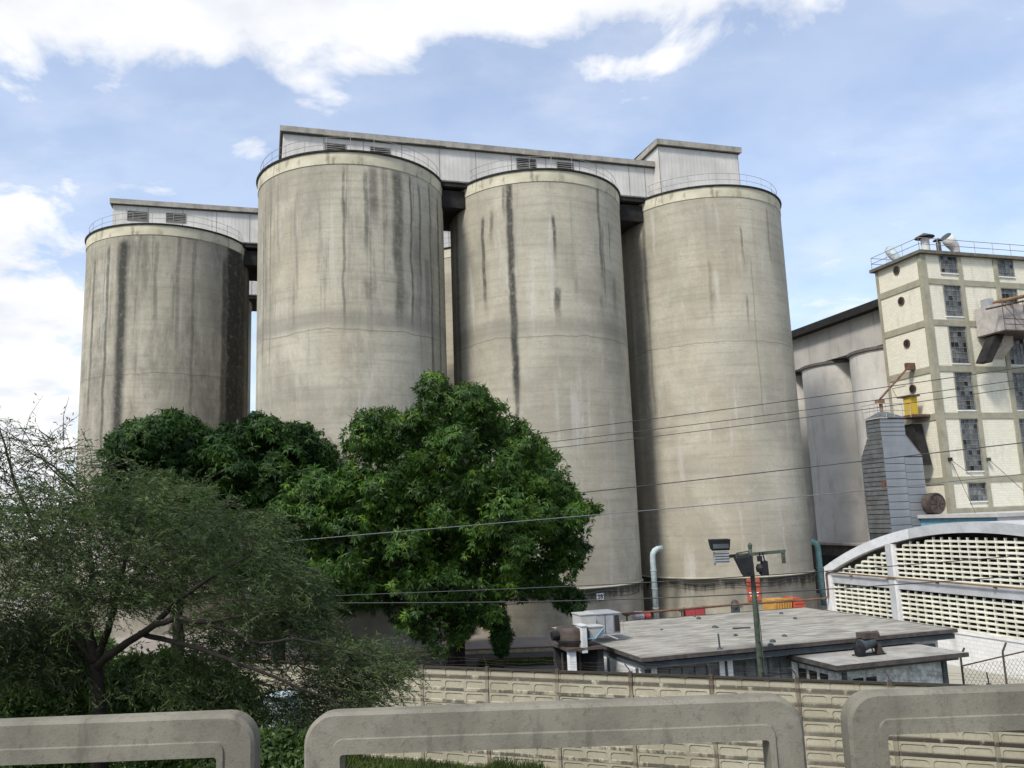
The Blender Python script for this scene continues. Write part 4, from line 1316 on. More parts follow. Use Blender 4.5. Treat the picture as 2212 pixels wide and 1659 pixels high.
b = MB(); b.box(-.7, 1.05, -.9, 1.0, -.22, -.02); b.build('landing', M['rust'], t)
A = at_u(*zz4(1215, 700), 51.4)
t = gthing('exhaust_duct', 'sooty black duct dropping behind the dryer below the yellow duct', 'duct', 51.4, A[1], 9.5)
b = MB(); b.hexa([(-.1, -1.1, 1.6), (.7, -1.1, 1.6), (.7, -.5, 1.6), (-.1, -.5, 1.6)], [(-.3, -.5, 5.0), (.7, -.5, 5.0), (.7, .8, 5.0), (-.3, .8, 5.0)]); b.build('duct', M['dark'], t)
A = at_v(*zz4(1430, 1320), 52.4)
t = gthing('fan_housing', 'rusty round fan housing between dryer and mill just above the annex roof', 'fan', A[0], 52.6, A[2])
b = MB(); b.tube([(0, -.35, 0), (0, .35, 0)], .82, 24); b.build('casing', M['brown'], t, auto=40)
b = MB()
for i in range(8):
    a = i * math.pi / 4; b.tube([(.1, -.38, 0), (.6 * math.cos(a), -.38, .6 * math.sin(a))], .03, 4)
b.tube([(.75 * math.cos(i * .314), -.38, .75 * math.sin(i * .314)) for i in range(21)], .04, 5)
b.build('spoke', M['brown'], t)
# stay wires to the mill columns
for (p, q, nm) in (((1560, 930), (1800, 1440), 'steep'), ((1560, 930), (1760, 1080), 'short'), ((1900, 930), (2212, 1210), 'right-hand')):
    P, Q = at_v(*zz4(*p), MV - .25), at_v(*zz4(*q), MV - 3.5 if nm == 'steep' else MV - 2.0)
    t = gthing('stay_wire', nm + ' stay wire anchored on the mill front above the annex roof', 'wire', P[0], P[1], P[2], 'stay wires on the mill front')
    b = MB(); b.tube([(0, 0, 0), tuple(Q - P)], .022, 4); b.build('wire', M['rust'], t)
    b = MB(); b.box(-.12, .12, -.12, .12, -.14, .14); b.build('anchor', M['poledark'], t)

# ================================================================== GALVANISED DRYER TOWER
t = gthing('grain_dryer', 'grey galvanised panel tower with a narrower top beside the mill', 'dryer', 46.0, 53.05, 0)
lo = [(0, 0, 11.75), (3.6, 0, 11.75), (3.6, 2.6, 11.75), (0, 2.6, 11.75)]
up = [(0, 0.02, 13.35), (2.3, 0.02, 13.35), (2.3, 1.65, 13.35), (0, 1.65, 13.35)]
b = MB(); b.box(.03, 3.57, .03, 2.57, 0, 11.75)
b.hexa([(.03, .03, 11.751), (3.57, .03, 11.751), (3.57, 2.57, 11.751), (.03, 2.57, 11.751)], [(.03, .05, 13.3), (2.27, .05, 13.3), (2.27, 1.62, 13.3), (.03, 1.62, 13.3)])
b.box(.03, 2.27, .05, 1.62, 13.301, 14.7); b.build('core', M['galvrib'], t)
cache = {}
def pan(x0, x1, y0, y1, z0, z1, mat, nm='panel'):
    w, d, h_ = round(x1 - x0, 3), round(y1 - y0, 3), round(z1 - z0, 3)
    key = (w, d, h_, mat.name)
    if key not in cache:
        bb = MB(); bb.box(0, w, 0, d, 0, h_)
        cache[key] = bb.mesh(nm, mat)
    o = bpy.data.objects.new(nm, cache[key]); COL.objects.link(o); o.parent = t; o.location = (x0, y0, z0)
z = 5.9
while z < 11.2:
    pan(0.0, 1.88, -.02, .03, z, z + .54, M['galv']); pan(1.91, 3.6, -.02, .03, z - .10, z + .44, M['galv'])
    z += .585
z = 5.9
while z < 11.6:
    pan(-.03, .03, .03, 2.57, z, z + .30, M['galvdark'])
    z += .36
z = 11.65
while z < 13.1:
    wv = 2.57 - (z + .3 - 11.75) / 1.55 * .95
    pan(-.03, .03, .03, round(wv, 2), z, z + .32, M['galvdark']); z += .36
z = 13.36
while z < 14.5:
    pan(-.03, .03, .05, 1.62, z, z + .28, M['galvdark']); pan(0, 2.27, .0, .05, z, z + .28, M['galv']); z += .33
b = MB(); b.quad((.0, .0, 11.70), (3.6, 0, 11.70), (2.3, .02, 13.33), (.0, .02, 13.33)); b.build('gusset', M['galv'], t)
b = MB(); b.hexa([(3.57, -.02, 11.70), (3.66, -.02, 11.70), (3.66, 2.6, 11.70), (3.57, 2.6, 11.70)], [(2.26, .0, 13.35), (2.34, .0, 13.35), (2.34, 1.65, 13.35), (2.26, 1.65, 13.35)]); b.build('sloped_cover', M['galvdark'], t)
b = MB(); b.quad((-.15, -.1, 14.72), (2.4, -.1, 14.72), (1.4, .7, 15.3), (.8, .7, 15.3)); b.quad((2.4, -.1, 14.72), (2.4, 1.75, 14.72), (1.4, 1.0, 15.3), (1.4, .7, 15.3)); b.quad((-.15, 1.75, 14.72), (-.15, -.1, 14.72), (.8, .7, 15.3), (.8, 1.0, 15.3)); b.quad((.8, .7, 15.3), (1.4, .7, 15.3), (1.4, 1.0, 15.3), (.8, 1.0, 15.3)); b.build('hopper_top', M['galvdark'], t)
b = MB()
rail_line((-.2, -.1, 14.75), (2.9, -.1, 14.75), 4); rail_line((-.2, -.1, 14.75), (-.2, 1.7, 14.75), 2); b.build('railing', M['rail'], t)
b = MB(); b.box(-.035, -.031, .05, .55, 9.3, 9.85); b.build('rust_patch', M['rust'], t)

# ================================================================== SMALL SILOS BEHIND
def small_silo(v, lab, seed):
    t = gthing('small_silo', lab, 'silo', 56.2, v, 4.6, 'slim silos between the clean silo and the mill')
    b = MB(); b.lathe([(3.55, 0), (3.55, 17.3)], 64); b.build('shell', sheet_material('slim_silo_%d' % seed, (.52, .50, .465), 3.3, 0, (.16, .155, .15), .5), t, smooth=True)
    b = MB(); b.lathe([(3.55, 17.3), (3.72, 17.34), (3.72, 17.6), (3.6, 17.62)], 64); b.lathe([(3.6, 17.62), (.05, 17.8)], 64); b.build('rim', plain('slim_rim_%d' % seed, (.12, .11, .10), .9, .2), t, auto=40)
    return t
small_silo(62.6, 'slim pale silo touching the mill, right one of the slim pair', 1)
small_silo(69.9, 'slim grey silo just right of the clean silo, left one of the slim pair', 2)
small_silo(77.2, 'slim silo hidden behind the clean silo', 3)
t = gthing('silo_loft', 'sloping black-roofed loft over the slim silos beside the mill', 'loft', 53.4, 59.0, 22.3)
b = MB(); b.box(0, 6, 0, 24, 0, 3.2); b.build('wall', sheet_material('loft_sheet', (.40, .38, .35), .5, 1, (.15, .14, .13), .45), t)
b = MB(); b.box(-.9, 6.8, -.1, 24.4, 3.2, 3.9); b.build('roof', M['dark'], t)
t = gthing('silo_base_hall', 'dark brown open base building under the slim silos', 'building', 50.6, 55.6, 0)
b = MB(); b.box(0, 9, 3.5, 26, 0, 4.55); b.build('wall', plain('dark_brown_wall', (.085, .075, .065), .95, .3, .6, .2), t)  # dark brown all over, mottled by noise
b = MB(); b.box(-.3, 9.2, 3.3, 26.2, 4.56, 4.75); b.build('slab', M['roofdisc'], t)
b = MB()
for i in range(5):
    b.box(-.06, -.005, 5 + i * 4.4, 8 + i * 4.4, .4, 3.6)
b.build('opening', M['dark'], t)
b = MB(); b.box(-.9, -.5, 2.2, 2.9, 0, 6.6); b.build('rusty_column', M['rust'], t)

# ================================================================== LOW FLAT-ROOFED BUILDING
LU0, LU1, LV0, LV1, LZ = 12.75, 26.4, 27.5, 37.2, 3.05
t = low = gthing('low_building', 'long low white building with a weathered flat roof behind the wall', 'building', LU0, LV0, 0)
Lx, Ly = LU1 - LU0, LV1 - LV0
b = MB(); b.box(0, Lx, 0, Ly, LZ - .07, LZ)
nx, ny = 22, 14
b = MB()
for j in range(ny):
    for i in range(nx):
        pass
vs = [(Lx * i / nx, Ly * j / ny, LZ + random.uniform(-.012, .012)) for j in range(ny + 1) for i in range(nx + 1)]
b.v = vs; b.f = [(j * (nx + 1) + i, j * (nx + 1) + i + 1, (j + 1) * (nx + 1) + i + 1, (j + 1) * (nx + 1) + i) for j in range(ny) for i in range(nx)]; b.mi = [0] * len(b.f)
b.build('roof', M['flatroof'], t, smooth=True)
FD = plain('roof_edge_brown', (.075, .066, .060), .9, .3, 3, .2, dirt=(.04, .03, .03))
b = MB(); b.box(-.02, Lx + .02, -.04, .0, LZ - .12, LZ + .02); b.box(-.04, 0, 0, Ly, LZ - .12, LZ + .02); b.box(Lx, Lx + .04, 0, Ly, LZ - .12, LZ + .02); b.box(0, Lx, Ly, Ly + .04, LZ - .12, LZ + .02); b.build('roof_edge', FD, t)
b = MB(); b.box(.06, Lx - .06, .06, Ly - .06, LZ - .36, LZ - .17); b.build('fascia', M['slate'], t)
b = MB(); b.box(.12, Lx - .5, .52, Ly - .3, 0, LZ - .37); b.build('wall', M['white'], t)
b = MB(); b.box(.105, .118, .7, Ly - .5, .05, LZ - .50); b.build('side_cladding', M['offwhite'], t)
for y in (.56, 3.15, 6.6):
    b = MB(); b.box(.06, .103, y, y + .16, 0, LZ - .43); b.build('side_post', M['slate'], t)
b = MB(); b.box(.1, Lx - .6, .38, .515, LZ - .43, LZ - .365); b.build('lintel', M['signwhite'], t)
def lx(x, y):
    return at_v(x, y, LV0 + .5)[0] - LU0
z5 = lambda x, y: ((1300 + x / 3.16) * .9003, (1200 + y / 3.16) * .9003)
def front(x0, x1, mat, name, dy=.0):
    a, c = lx(*z5(x0, 1250)), lx(*z5(x1, 1250))
    b = MB(); b.box(a, c, .40 + dy, .512, .8, LZ - .435); return b.build(name, mat, t), a, c
front(780, 815, M['slate'], 'post', -.02)
front(1380, 1395, M['slate'], 'post', -.02)
front(1930, 1957, M['slate'], 'post', -.02)
for x0, x1 in ((816, 864), (1340, 1379), (1396, 1440), (1890, 1929)):
    front(x0, x1, M['signwhite'], 'white_panel', .02)
for x0, x1 in ((865, 1339), (1441, 1889)):
    o, a, c = front(x0, x1, M['glass'], 'window', .07)
    b = MB(); n = 5
    for i in range(1, n):
        x = a + (c - a) * i / n; b.box(x - .02, x + .02, .44, .468, .9, LZ - .53)
    b.box(a, c, .442, .468, 1.95, 1.99); b.build('glazing_bars', M['slate'], o)
b = MB(); b.box(lx(*z5(1990, 1250)), Lx - .7, .44, .5, 1.0, LZ - .55); b.build('window', M['glass'], t)
# small things lying on the roof, each its own
zl = lambda p: at_z(*p, LZ)
for i, (x, y, kind) in enumerate(((1815, 862, 'd'), (1330, 970, 'd'), (1470, 1030, 'd'), (1515, 975, 'long'), (1920, 900, 'd'), (1160, 885, 'd'), (1190, 900, 'd'), (1350, 1130, 'pipe'), (1750, 1075, 'd'), (1840, 1035, 'd'), (1735, 1105, 'd'), (1310, 968, 'd'), (908, 985, 'd'))):
    P = zl(z5(x, y)); s = random.uniform(.05, .11)
    if kind == 'pipe':
        t2 = thing('roof_pipe', 'short upright pipe stub near the front edge of the flat roof', 'pipe', (P[0], P[1], LZ))
        b = MB(); b.tube([(0, 0, 0), (0, 0, .1), (-.02, 0, .55)], .035, 6); b.build('stub', M['slate'], t2)
        b = MB(); b.lathe([(.12, 0), (.05, .06)], 8); b.build('collar', M['slate'], t2)
        continue
    b = MB()
    if kind == 'long':
        b.box(-.38, .38, -.06, .06, .0, .05); lab = 'dark plank lying on the middle of the flat roof'; nm = 'plank'
    else:
        b.lathe([(s * 1.2, 0), (s, s * .6), (s * .3, s * .9)], 7, cap_top=True); nm = 'rubble'; lab = 'small dark lump of rubble lying on the flat roof'
    o = b.build(nm, M['slate']); o.location = (P[0], P[1], LZ + .01); o.rotation_euler = (0, 0, random.uniform(0, 3))
    tag(o, lab, nm, 'rubble on the flat roof' if nm == 'rubble' else None)

# brown earth and rubble strip behind the roof
b = MB()
for i in range(14):
    for j in range(3):
        pass
pp = [at_v(*z5(600 + i * 40, 0), 38.6)[0] for i in range(2)]
t3 = gthing('earth_heap', 'low heap of brown earth and rubble behind the flat roof', 'heap', 17.2, 39.2, 0)
b = MB(); n = 26
hv = [(-3.2 + 6.4 * i / n, -1.4 + 2.8 * j / 10, 0) for j in range(11) for i in range(n + 1)]
hv = [(x, y, max(0, (2.45 + random.uniform(-.12, .12)) * (1 - (x / 3.3) ** 2) * (1 - (y / 1.5) ** 2) ** .6)) for x, y, z in hv]
b.v = hv; b.f = [(j * (n + 1) + i, j * (n + 1) + i + 1, (j + 1) * (n + 1) + i + 1, (j + 1) * (n + 1) + i) for j in range(10) for i in range(n)]; b.mi = [0] * len(b.f)
b.build('mound', M['soil'], t3, smooth=True)

# rooftop and side plant at the building's left end
z5b = z5
def boxthing(name, lab, cat, px0, px1, v0, dep, mat, zb=None, side=None):
    A = at_v(*z5(*px0), v0); B_ = at_v(*z5(*px1), v0)
    t = gthing(name, lab, cat, A[0], v0, B_[2])
    w, h_ = B_[0] - A[0], A[2] - B_[2]
    b = MB(); b.box(0, w, 0, dep, 0, h_); o = b.build('casing', mat, t, bevel=.02)
    b = MB(); b.box(-.03, w + .03, -.03, dep + .03, h_ + .003, h_ + .04); b.build('lid', mat, t)
    return t, w, h_, A, B_
t, w, h_, A, B_ = boxthing('cooling_unit', 'grey roof cooling unit with a dark louvred end, largest of the roof boxes', 'cooling unit', (420, 870), (600, 1008), 31.6, 1.3, M['acgrey'])
b = MB(); b.box(w * .74, w * .95, -.02, -.003, .08, h_ - .06); lf = b.build('louvre_end', M['dark'], t)
b = MB()
for i in range(9):
    zz = .1 + (h_ - .2) * i / 9; b.box(w * .74, w * .95, -.04, -.022, zz, zz + .02)
b.build('slat', M['brown'], lf)
b = MB(); b.box(w * .32, w * .34, -.012, -.003, .03, h_ - .03); b.box(w * .70, w * .715, -.012, -.003, .03, h_ - .03); b.build('seam', M['slate'], t)
b = MB(); b.tube([(w * .3, -.1, 0), (w * .62, -.55, -.14)], .025, 4); b.tube([(w * 1.03, -.1, .5), (w * 1.06, -.2, -.05)], .02, 4); b.build('drain_pipe', M['rail'], t)
boxthing('cooling_unit', 'white cooling unit box left of the grey roof unit, topmost of the white boxes', 'cooling unit', (292, 876), (415, 957), 31.0, .9, M['ac'])
t, w, h_, A, B_ = boxthing('cooling_unit', 'white cooling unit with a dark diagonal bracket at the roof corner', 'cooling unit', (362, 968), (470, 1042), 29.4, .6, M['ac'])
b = MB(); b.tube([(w * .98, -.05, h_ * .9), (w * .35, -.05, 0), (-.1, -.05, 0)], .03, 4); b.build('bracket', M['bluewall'], t)
t, w, h_, A, B_ = boxthing('duct_box', 'tall pale duct standing against the building corner left of the bracketed unit', 'duct', (300, 960), (352, 1160), 29.2, .6, M['offwhite'])
A = at_v(*z5(235, 960), 30.0); B_ = at_v(*z5(250, 1160), 30.0)
t = gthing('brown_tank', 'dark brown cylindrical tank with a round flange left of the flat roof', 'tank', A[0], 30.0, B_[2])
h_ = A[2] - B_[2]
b = MB(); b.lathe([(.05, 0), (.40, .12), (.62, .45), (.66, h_ - .12), (.60, h_), (.03, h_ + .04)], 28); b.build('shell', M['brown'], t, auto=40)
b = MB(); b.tube([(-.62, -.1, h_ * .75), (-.88, -.1, h_ * .72)], .16, 10); b.lathe([(.68, h_ * .5), (.70, h_ * .5), (.70, h_ * .56), (.68, h_ * .56)], 28); b.build('flange', M['black'], t)
for x_, y_ in ((-.35, .3), (.35, .3), (0, .55)):
    b = MB(); b.tube([(x_, y_, 0), (x_, y_, -B_[2])], .05, 6); b.build('leg', M['brown'], t)
# lean-to at the left end with white pillar and dark opening
A = at_v(*z5(207, 1120), 29.3); B_ = at_v(*z5(440, 1120), 29.3)
t = gthing('lean_to', 'dark open lean-to with a white corner pillar at the left end of the low building', 'shed', A[0], 29.3, 0)
w = B_[0] - A[0]
zt = at_v(*z5(300, 1160), 29.3)[2]
b = MB(); b.box(0, .26, 0, .26, 0, zt + .1); b.build('pillar', M['white'], t)
b = MB(); b.box(0, w, 1.6, 1.75, 0, zt + .1); b.box(w - .05, w + .18, .1, 1.59, 0, zt + .1); b.build('back_wall', M['void'], t)
b = MB(); b.box(-.1, w + .2, -.1, 1.9, zt + .1, zt + .2); b.build('roof', M['brown'], t)
b = MB(); b.tube([(w * .35, .4, 0), (w * .38, .4, .9), (w * .6, .4, 1.3), (w * .75, .4, .8), (w * .9, .4, 1.6)], .03, 5); b.build('hose', M['black'], t)

# ================================================================== SMALL FLAT-ROOFED HUT
SU0, SU1, SV0, SV1, SZ = 18.95, 24.55, 25.2, 28.5, 2.62
t = hut = gthing('gate_hut', 'small flat-roofed hut of rough pale blocks in front of the low building', 'hut', SU0, SV0, 0)
wx, wy = SU1 - SU0, SV1 - SV0
b = MB(); b.box(0, wx, 0, wy, SZ - .10, SZ); b.build('roof', plain('hut_roof_felt', (.30, .29, .265), .95, .2, 1.2, .25, dirt=(.17, .16, .14), dirt_amt=.5), t)
b = MB(); b.box(-.03, wx + .03, -.04, -.002, SZ - .14, SZ + .015); b.box(-.04, -.002, 0, wy, SZ - .14, SZ + .015); b.build('roof_edge', FD, t)
b = MB(); b.box(.1, wx - .3, .12, wy - .2, SZ - .24, SZ - .101); b.build('fascia', M['slate'], t)
b = MB(); b.box(.35, wx - .65, .45, wy - .4, 0, SZ - .241); b.build('wall', plain('rough_block', (.50, .51, .49), .95, .35, 4.5, .5), t)
b = MB(); b.box(wx - .80, wx - .62, .36, .449, 0, SZ - .241); b.box(.5, .66, .36, .449, 0, SZ - .241); b.build('corner_post', M['slate'], t)
for x in (.95, 1.5):
    b = MB(); b.box(x, x + .42, .42, .447, 1.5, 2.05); w_ = b.build('window', M['dark'], t)
    b = MB(); b.box(x - .04, x + .46, .405, .419, 1.76, 1.80); b.build('slat', M['block'], w_)
for i in range(3):
    b = MB(); yy = 1.0 + i * .62
    b.box(.32, .347, yy, yy + .42, 1.75, 2.15); b.build('vent_opening', M['dark'], t)
# compressor on the hut roof
A = at_z(1877 * 1.0, 1415, SZ); 
t = thing('compressor', 'black and blue compressor with a tilted motor on the hut roof', 'compressor', (A[0], A[1], SZ), TH)
b = MB(); b.tube([(-.30, 0, .34), (.22, .05, .50)], .22, 16); b.build('motor', M['slate'], t, auto=40)
b = MB(); b.box(-.28, .32, -.18, .25, .60, .80); b.tube([(.3, 0, .70), (.46, 0, .72)], .13, 12); b.build('head', M['brown'], t)
b = MB(); b.lathe([(.05, 0), (.18, .04), (.2, .18), (.18, .34), (.05, .36)], 14, c=(-.44, -.08)); b.build('receiver', M['black'], t)
b = MB(); b.tube([(-.5, .0, .05), (-.64, 0, .3), (-.45, 0, .62), (-.2, 0, .6)], .02, 6); b.tube([(.1, 0, .4), (.2, 0, .08), (.42, .05, .05)], .025, 6); b.build('hose', M['black'], t)
b = MB(); b.hexa([(.36, -.12, 0), (.62, -.12, 0), (.62, .12, 0), (.36, .12, 0)], [(.36, -.12, .38), (.44, -.12, .38), (.44, .12, .38), (.36, .12, .38)]); b.build('support', M['brown'], t)
b = MB(); b.box(-.6, .62, -.18, -.13, 0, .04); b.box(-.6, .62, .13, .18, 0, .04); b.build('skid', M['black'], t)

# ragged chain-link pen right of the hut
P1 = at_v(2168, 1456, 24.6)
t = gthing('wire_pen', 'rusty post-and-rail wire pen between hut and arched hall', 'fence', 25.0, 26.0, 0)
Q = [(0, 0), (4.6, .4), (8.8, -2.6)]
b = MB()
for x, y in Q + [(2.2, .2)]:
    pb = MB(); pb.tube([(x, y, 0), (x, y, 2.3), (x + .12, y - .1, 2.65)], .04, 6); pb.build('post', M['brown'], t)
b = MB(); b.tube([(0, 0, 2.0), (4.6, .4, 2.3), (8.8, -2.6, 2.2)], .03, 5); b.build('rail', M['brown'], t)
b = MB()
for (x0, y0), (x1, y1) in zip(Q[:-1], Q[1:]):
    Ln = math.hypot(x1 - x0, y1 - y0); n = int(Ln / .22)
    for i in range(-8, n + 1):
        for sgn in (1, -1):
            s0 = i * .22; s1 = s0 + 1.9
            if sgn < 0:
                s0, s1 = s1, s0
            a0, z0_ = max(0, min(Ln, s0)), 0
            f = lambda s: (x0 + (x1 - x0) * s / Ln, y0 + (y1 - y0) * s / Ln)
            def cl(s0, s1):
                za, zb_ = .1, 2.0
                t0, t1 = 0., 1.
                ds = s1 - s0
                lo_, hi_ = sorted(((0 - s0) / ds, (Ln - s0) / ds))
                t0, t1 = max(t0, lo_), min(t1, hi_)
                if t0 >= t1:
                    return None
                return (s0 + ds * t0, za + (zb_ - za) * t0, s0 + ds * t1, za + (zb_ - za) * t1)
            r_ = cl(s0, s1)
            if r_:
                b.tube([(*f(r_[0]), r_[1]), (*f(r_[2]), r_[3])], .006, 3, cap=False)
b.build('mesh', M['brown'], t)
b = MB(); b.quad((24.9, 14, .02), (32.95, 14, .02), (32.95, 50, .02), (24.9, 50, .02))
me = b.mesh('apron', M['annexwall']); o = bpy.data.objects.new('apron', me); COL.objects.link(o); o.rotation_euler = (0, 0, TH); structure(o)

# ================================================================== LAMP POLE
A = at_y(1643, 1450, 29.5); T = at_y(1618, 1172, 29.5)
pole = thing('floodlight_pole', 'dark green lamp pole with a crossarm in front of the red sign', 'pole', (A[0], A[1], 0), R(-3))
ph = T[2]
b = MB(); b.tube([(0, 0, 0), (0, 0, 2.5), (-.01, 0, ph - .8), (-.01, 0, ph - .22)], [.115, .10, .075, .06], 10); b.build('shaft', M['poledark'], pole, smooth=True)
b = MB(); b.tube([(-.01, 0, ph - .22), (-.01, 0, ph - .08), (-.01, 0, ph)], [.06, .085, .02], 8); b.build('finial', M['poledark'], pole)
CL = at_y(1551, 1204, 29.4); CRr = at_y(1696, 1190, 29.4)
b = MB(); zl_, zr_ = CL[2], CRr[2]
b.hexa([(CL[0] - A[0], -.12, zl_ - .06), (CRr[0] - A[0], -.12, zr_ - .06), (CRr[0] - A[0], -.02, zr_ - .06), (CL[0] - A[0], -.02, zl_ - .06)], [(CL[0] - A[0], -.12, zl_ + .05), (CRr[0] - A[0], -.12, zr_ + .05), (CRr[0] - A[0], -.02, zr_ + .05), (CL[0] - A[0], -.02, zl_ + .05)])
b.build('crossarm', M['poledark'], pole)
xr = CRr[0] - A[0]
b = MB(); b.box(xr - .14, xr - .02, -.10, -.03, zr_ - .42, zr_ - .07); b.build('junction_box', M['poledark'], pole)
b = MB()
for zz in (1.6, 2.1, 2.6, 3.1, 3.6):
    b.tube([(0, -.10, zz), (0, -.16, zz)], .05, 5)
b.tube([(.11, -.05, .3), (.11, -.05, 3.8), (.05, -.05, 5.5)], .018, 5)
b.build('clamp', M['poledark'], pole)
def flood(px, ang, label, kind):
    P = at_y(*px, 29.3)
    t = thing('floodlight', label, 'floodlight', tuple(P), 0, 'floodlights on the lamp pole')
    b = MB()
    if kind == 0:
        b.hexa([(-.30, -.20, -.19), (.30, -.20, -.19), (.30, .12, -.13), (-.30, .12, -.13)], [(-.42, -.26, .18), (.34, -.26, .18), (.30, .10, .20), (-.36, .10, .20)]); h_ = b.build('housing', M['black'], t)
        b = MB(); b.box(-.27, .27, -.236, -.228, -.12, .12); b.build('lens', M['slate'], h_)
        b = MB(); b.box(-.21, .27, -.16, .12, -.62, -.24); b.build('ballast_box', M['acgrey'], t)
        b = MB()
        for i in range(4):
            b.box(-.22, .28, -.172, -.162, -.58 + i * .09, -.55 + i * .09)
        b.build('cooling_fin', M['slate'], t)
        b = MB(); b.tube([(-.2, 0, -.62), (-.2, 0, -.68)], .03, 5); b.tube([(-.27, -.05, -.2), (-.27, -.05, .0)], .02, 4); b.build('bracket', M['poledark'], t)
    elif kind == 1:
        b.hexa([(-.10, -.22, -.36), (.28, -.22, -.30), (.28, .10, -.20), (-.10, .10, -.26)], [(-.32, -.20, .26), (.24, -.20, .34), (.24, .16, .38), (-.32, .16, .30)]); b.build('housing', M['black'], t)
        b = MB(); b.tube([(-.25, 0, .28), (-.24, 0, .44), (.18, 0, .50), (.20, 0, .34)], .025, 5); b.build('bracket', M['poledark'], t)
        b = MB(); b.box(.00, .14, -.24, -.222, -.24, -.05); b.build('lens', M['black'], t)
    else:
        b.hexa([(-.08, -.2, -.36), (.18, -.2, -.36), (.18, .1, -.3), (-.08, .1, -.3)], [(.02, -.2, .10), (.17, -.2, .12), (.17, .12, .15), (.02, .12, .1)])
        b.lathe([(.02, -.28), (.15, -.22), (.17, -.10), (.12, .02), (.02, .04)], 12, c=(-.05, -.05)); b.build('housing', M['black'], t)
        b = MB(); b.tube([(.0, 0, .05), (-.04, 0, .42)], .025, 5); b.tube([(.13, 0, .10), (.07, 0, .42)], .025, 5); b.box(-.12, .02, -.1, .05, .12, .30); b.build('bracket', M['black'], t)
    return t
flood(z5(1345, 338), 0, 'grey-boxed floodlight on the left end of the crossarm', 0)
flood(z5(1535, 500), 0, 'large black floodlight hanging left of the pole under the crossarm', 1)
flood(z5(1665, 490), 0, 'narrow black floodlight hanging right of the pole under the crossarm', 2)

# ================================================================== OVERHEAD CABLES
def cable(pts, label, r_=.022, ext=(1.0, .5), mat=None):
    P = [at_y(*p) for p in pts]
    P0 = P[0] + (P[0] - P[1]) * ext[0] * .5; Pn = P[-1] + (P[-1] - P[-2]) * ext[1]
    allp = [P0] + P + [Pn]
    root = P[0]
    b = MB()
    out = []
    for i in range(len(allp) - 1):
        for k in range(8):
            out.append(allp[i] + (allp[i + 1] - allp[i]) * k / 8)
    out.append(allp[-1])
    # light smoothing so that the sag is even
    arr = np.array(out)
    for _ in range(12):
        arr[1:-1] = (arr[:-2] + 2 * arr[1:-1] + arr[2:]) / 4
    b.tube([tuple(q - root) for q in arr], r_, 5)
    o = b.build('overhead_cable', mat or M['cable']); o.location = tuple(root)
    return tag(o, label, 'cable', 'overhead cables crossing in front of the silos')
cable([(690, 1000, 56.5), (1193, 932.5, 53.5), (1672, 871, 50), (2212, 793, 46)], 'topmost cable crossing the silos and the mill', .024)
cable([(690, 1014, 56.6), (1206, 953, 53.6), (1672, 896, 50), (2212, 819, 46)], 'second cable from the top, upper of the close pair', .022)
cable([(690, 1022, 56.7), (1229, 965, 53.7), (1672, 912, 50), (2212, 836, 46)], 'third cable from the top, lower of the close pair', .022)
cable([(690, 1118, 56.0), (1239, 1067, 53.0), (1672, 1018, 49), (2212, 956, 45)], 'thick cable crossing the middle of the dryer tower', .03)
cable([(0, 1230, 44), (600, 1170, 40), (1350, 1107, 37.5), (1672, 1079, 36), (2212, 1024, 34)], 'cable passing in front of the mango crown', .019, mat=plain('cable_grey', (.12, .125, .14), .6, .1))
cable([(640, 1290, 33), (1264, 1266, 31), (1560, 1249, 30), (1800, 1233, 29.5), (2212, 1200, 28)], 'upper of the two low cables crossing the arched hall', .016)
cable([(640, 1303, 33), (1170, 1301, 31), (1560, 1287, 30), (1800, 1272, 29.5), (2212, 1244, 28)], 'lower of the two low cables crossing the arched hall', .018)


# ================================================================== VEGETATION
def pip(poly, x, y):
    n = len(poly); inside = np.zeros(x.shape, bool); j = n - 1
    for i in range(n):
        xi, yi = poly[i]; xj, yj = poly[j]
        c = ((yi > y) != (yj > y)) & (x < (xj - xi) * (y - yi) / (yj - yi + 1e-12) + xi)
        inside ^= c; j = i
    return inside


def edge_dist(poly, x, y):
    d = np.full(x.shape, 1e9)
    n = len(poly)
    for i in range(n):
        a, b_ = np.array(poly[i]), np.array(poly[(i + 1) % n]); ab = b_ - a
        t = np.clip(((x - a[0]) * ab[0] + (y - a[1]) * ab[1]) / (ab @ ab + 1e-12), 0, 1)
        d = np.minimum(d, np.hypot(x - a[0] - t * ab[0], y - a[1] - t * ab[1]))
    return d


def unit(a):
    return a / (np.linalg.norm(a, axis=-1, keepdims=True) + 1e-9)


def quads_object(name, V, mat, parent):
    """V: (n,4,3) array of quads -> one mesh"""
    n = len(V)
    me = bpy.data.meshes.new(name)
    me.vertices.add(n * 4); me.vertices.foreach_set('co', V.reshape(-1).astype(np.float32))
    me.loops.add(n * 4); me.loops.foreach_set('vertex_index', np.arange(n * 4, dtype=np.int32))
    me.polygons.add(n); me.polygons.foreach_set('loop_start', np.arange(0, n * 4, 4, dtype=np.int32))
    me.polygons.foreach_set('loop_total', np.full(n, 4, dtype=np.int32))
    me.materials.append(mat); me.update(calc_edges=True)
    o = bpy.data.objects.new(name, me); COL.objects.link(o)
    if parent:
        o.parent = parent
    return o


def leaf_quads(P, D, L, W, fold=.12, side=None):
    """rhombic leaves: P anchors, D unit directions"""
    n = len(P)
    up = rng.normal(size=(n, 3)) if side is None else side
    S = unit(np.cross(D, up)); Nn = np.cross(S, D)
    L = np.asarray(L).reshape(-1, 1) * np.ones((n, 1)); W = np.asarray(W).reshape(-1, 1) * np.ones((n, 1))
    a = P; m = P + D * L * .42; tip = P + D * L - Nn * L * fold
    return np.stack([a, m + S * W * .5, tip, m - S * W * .5], 1)


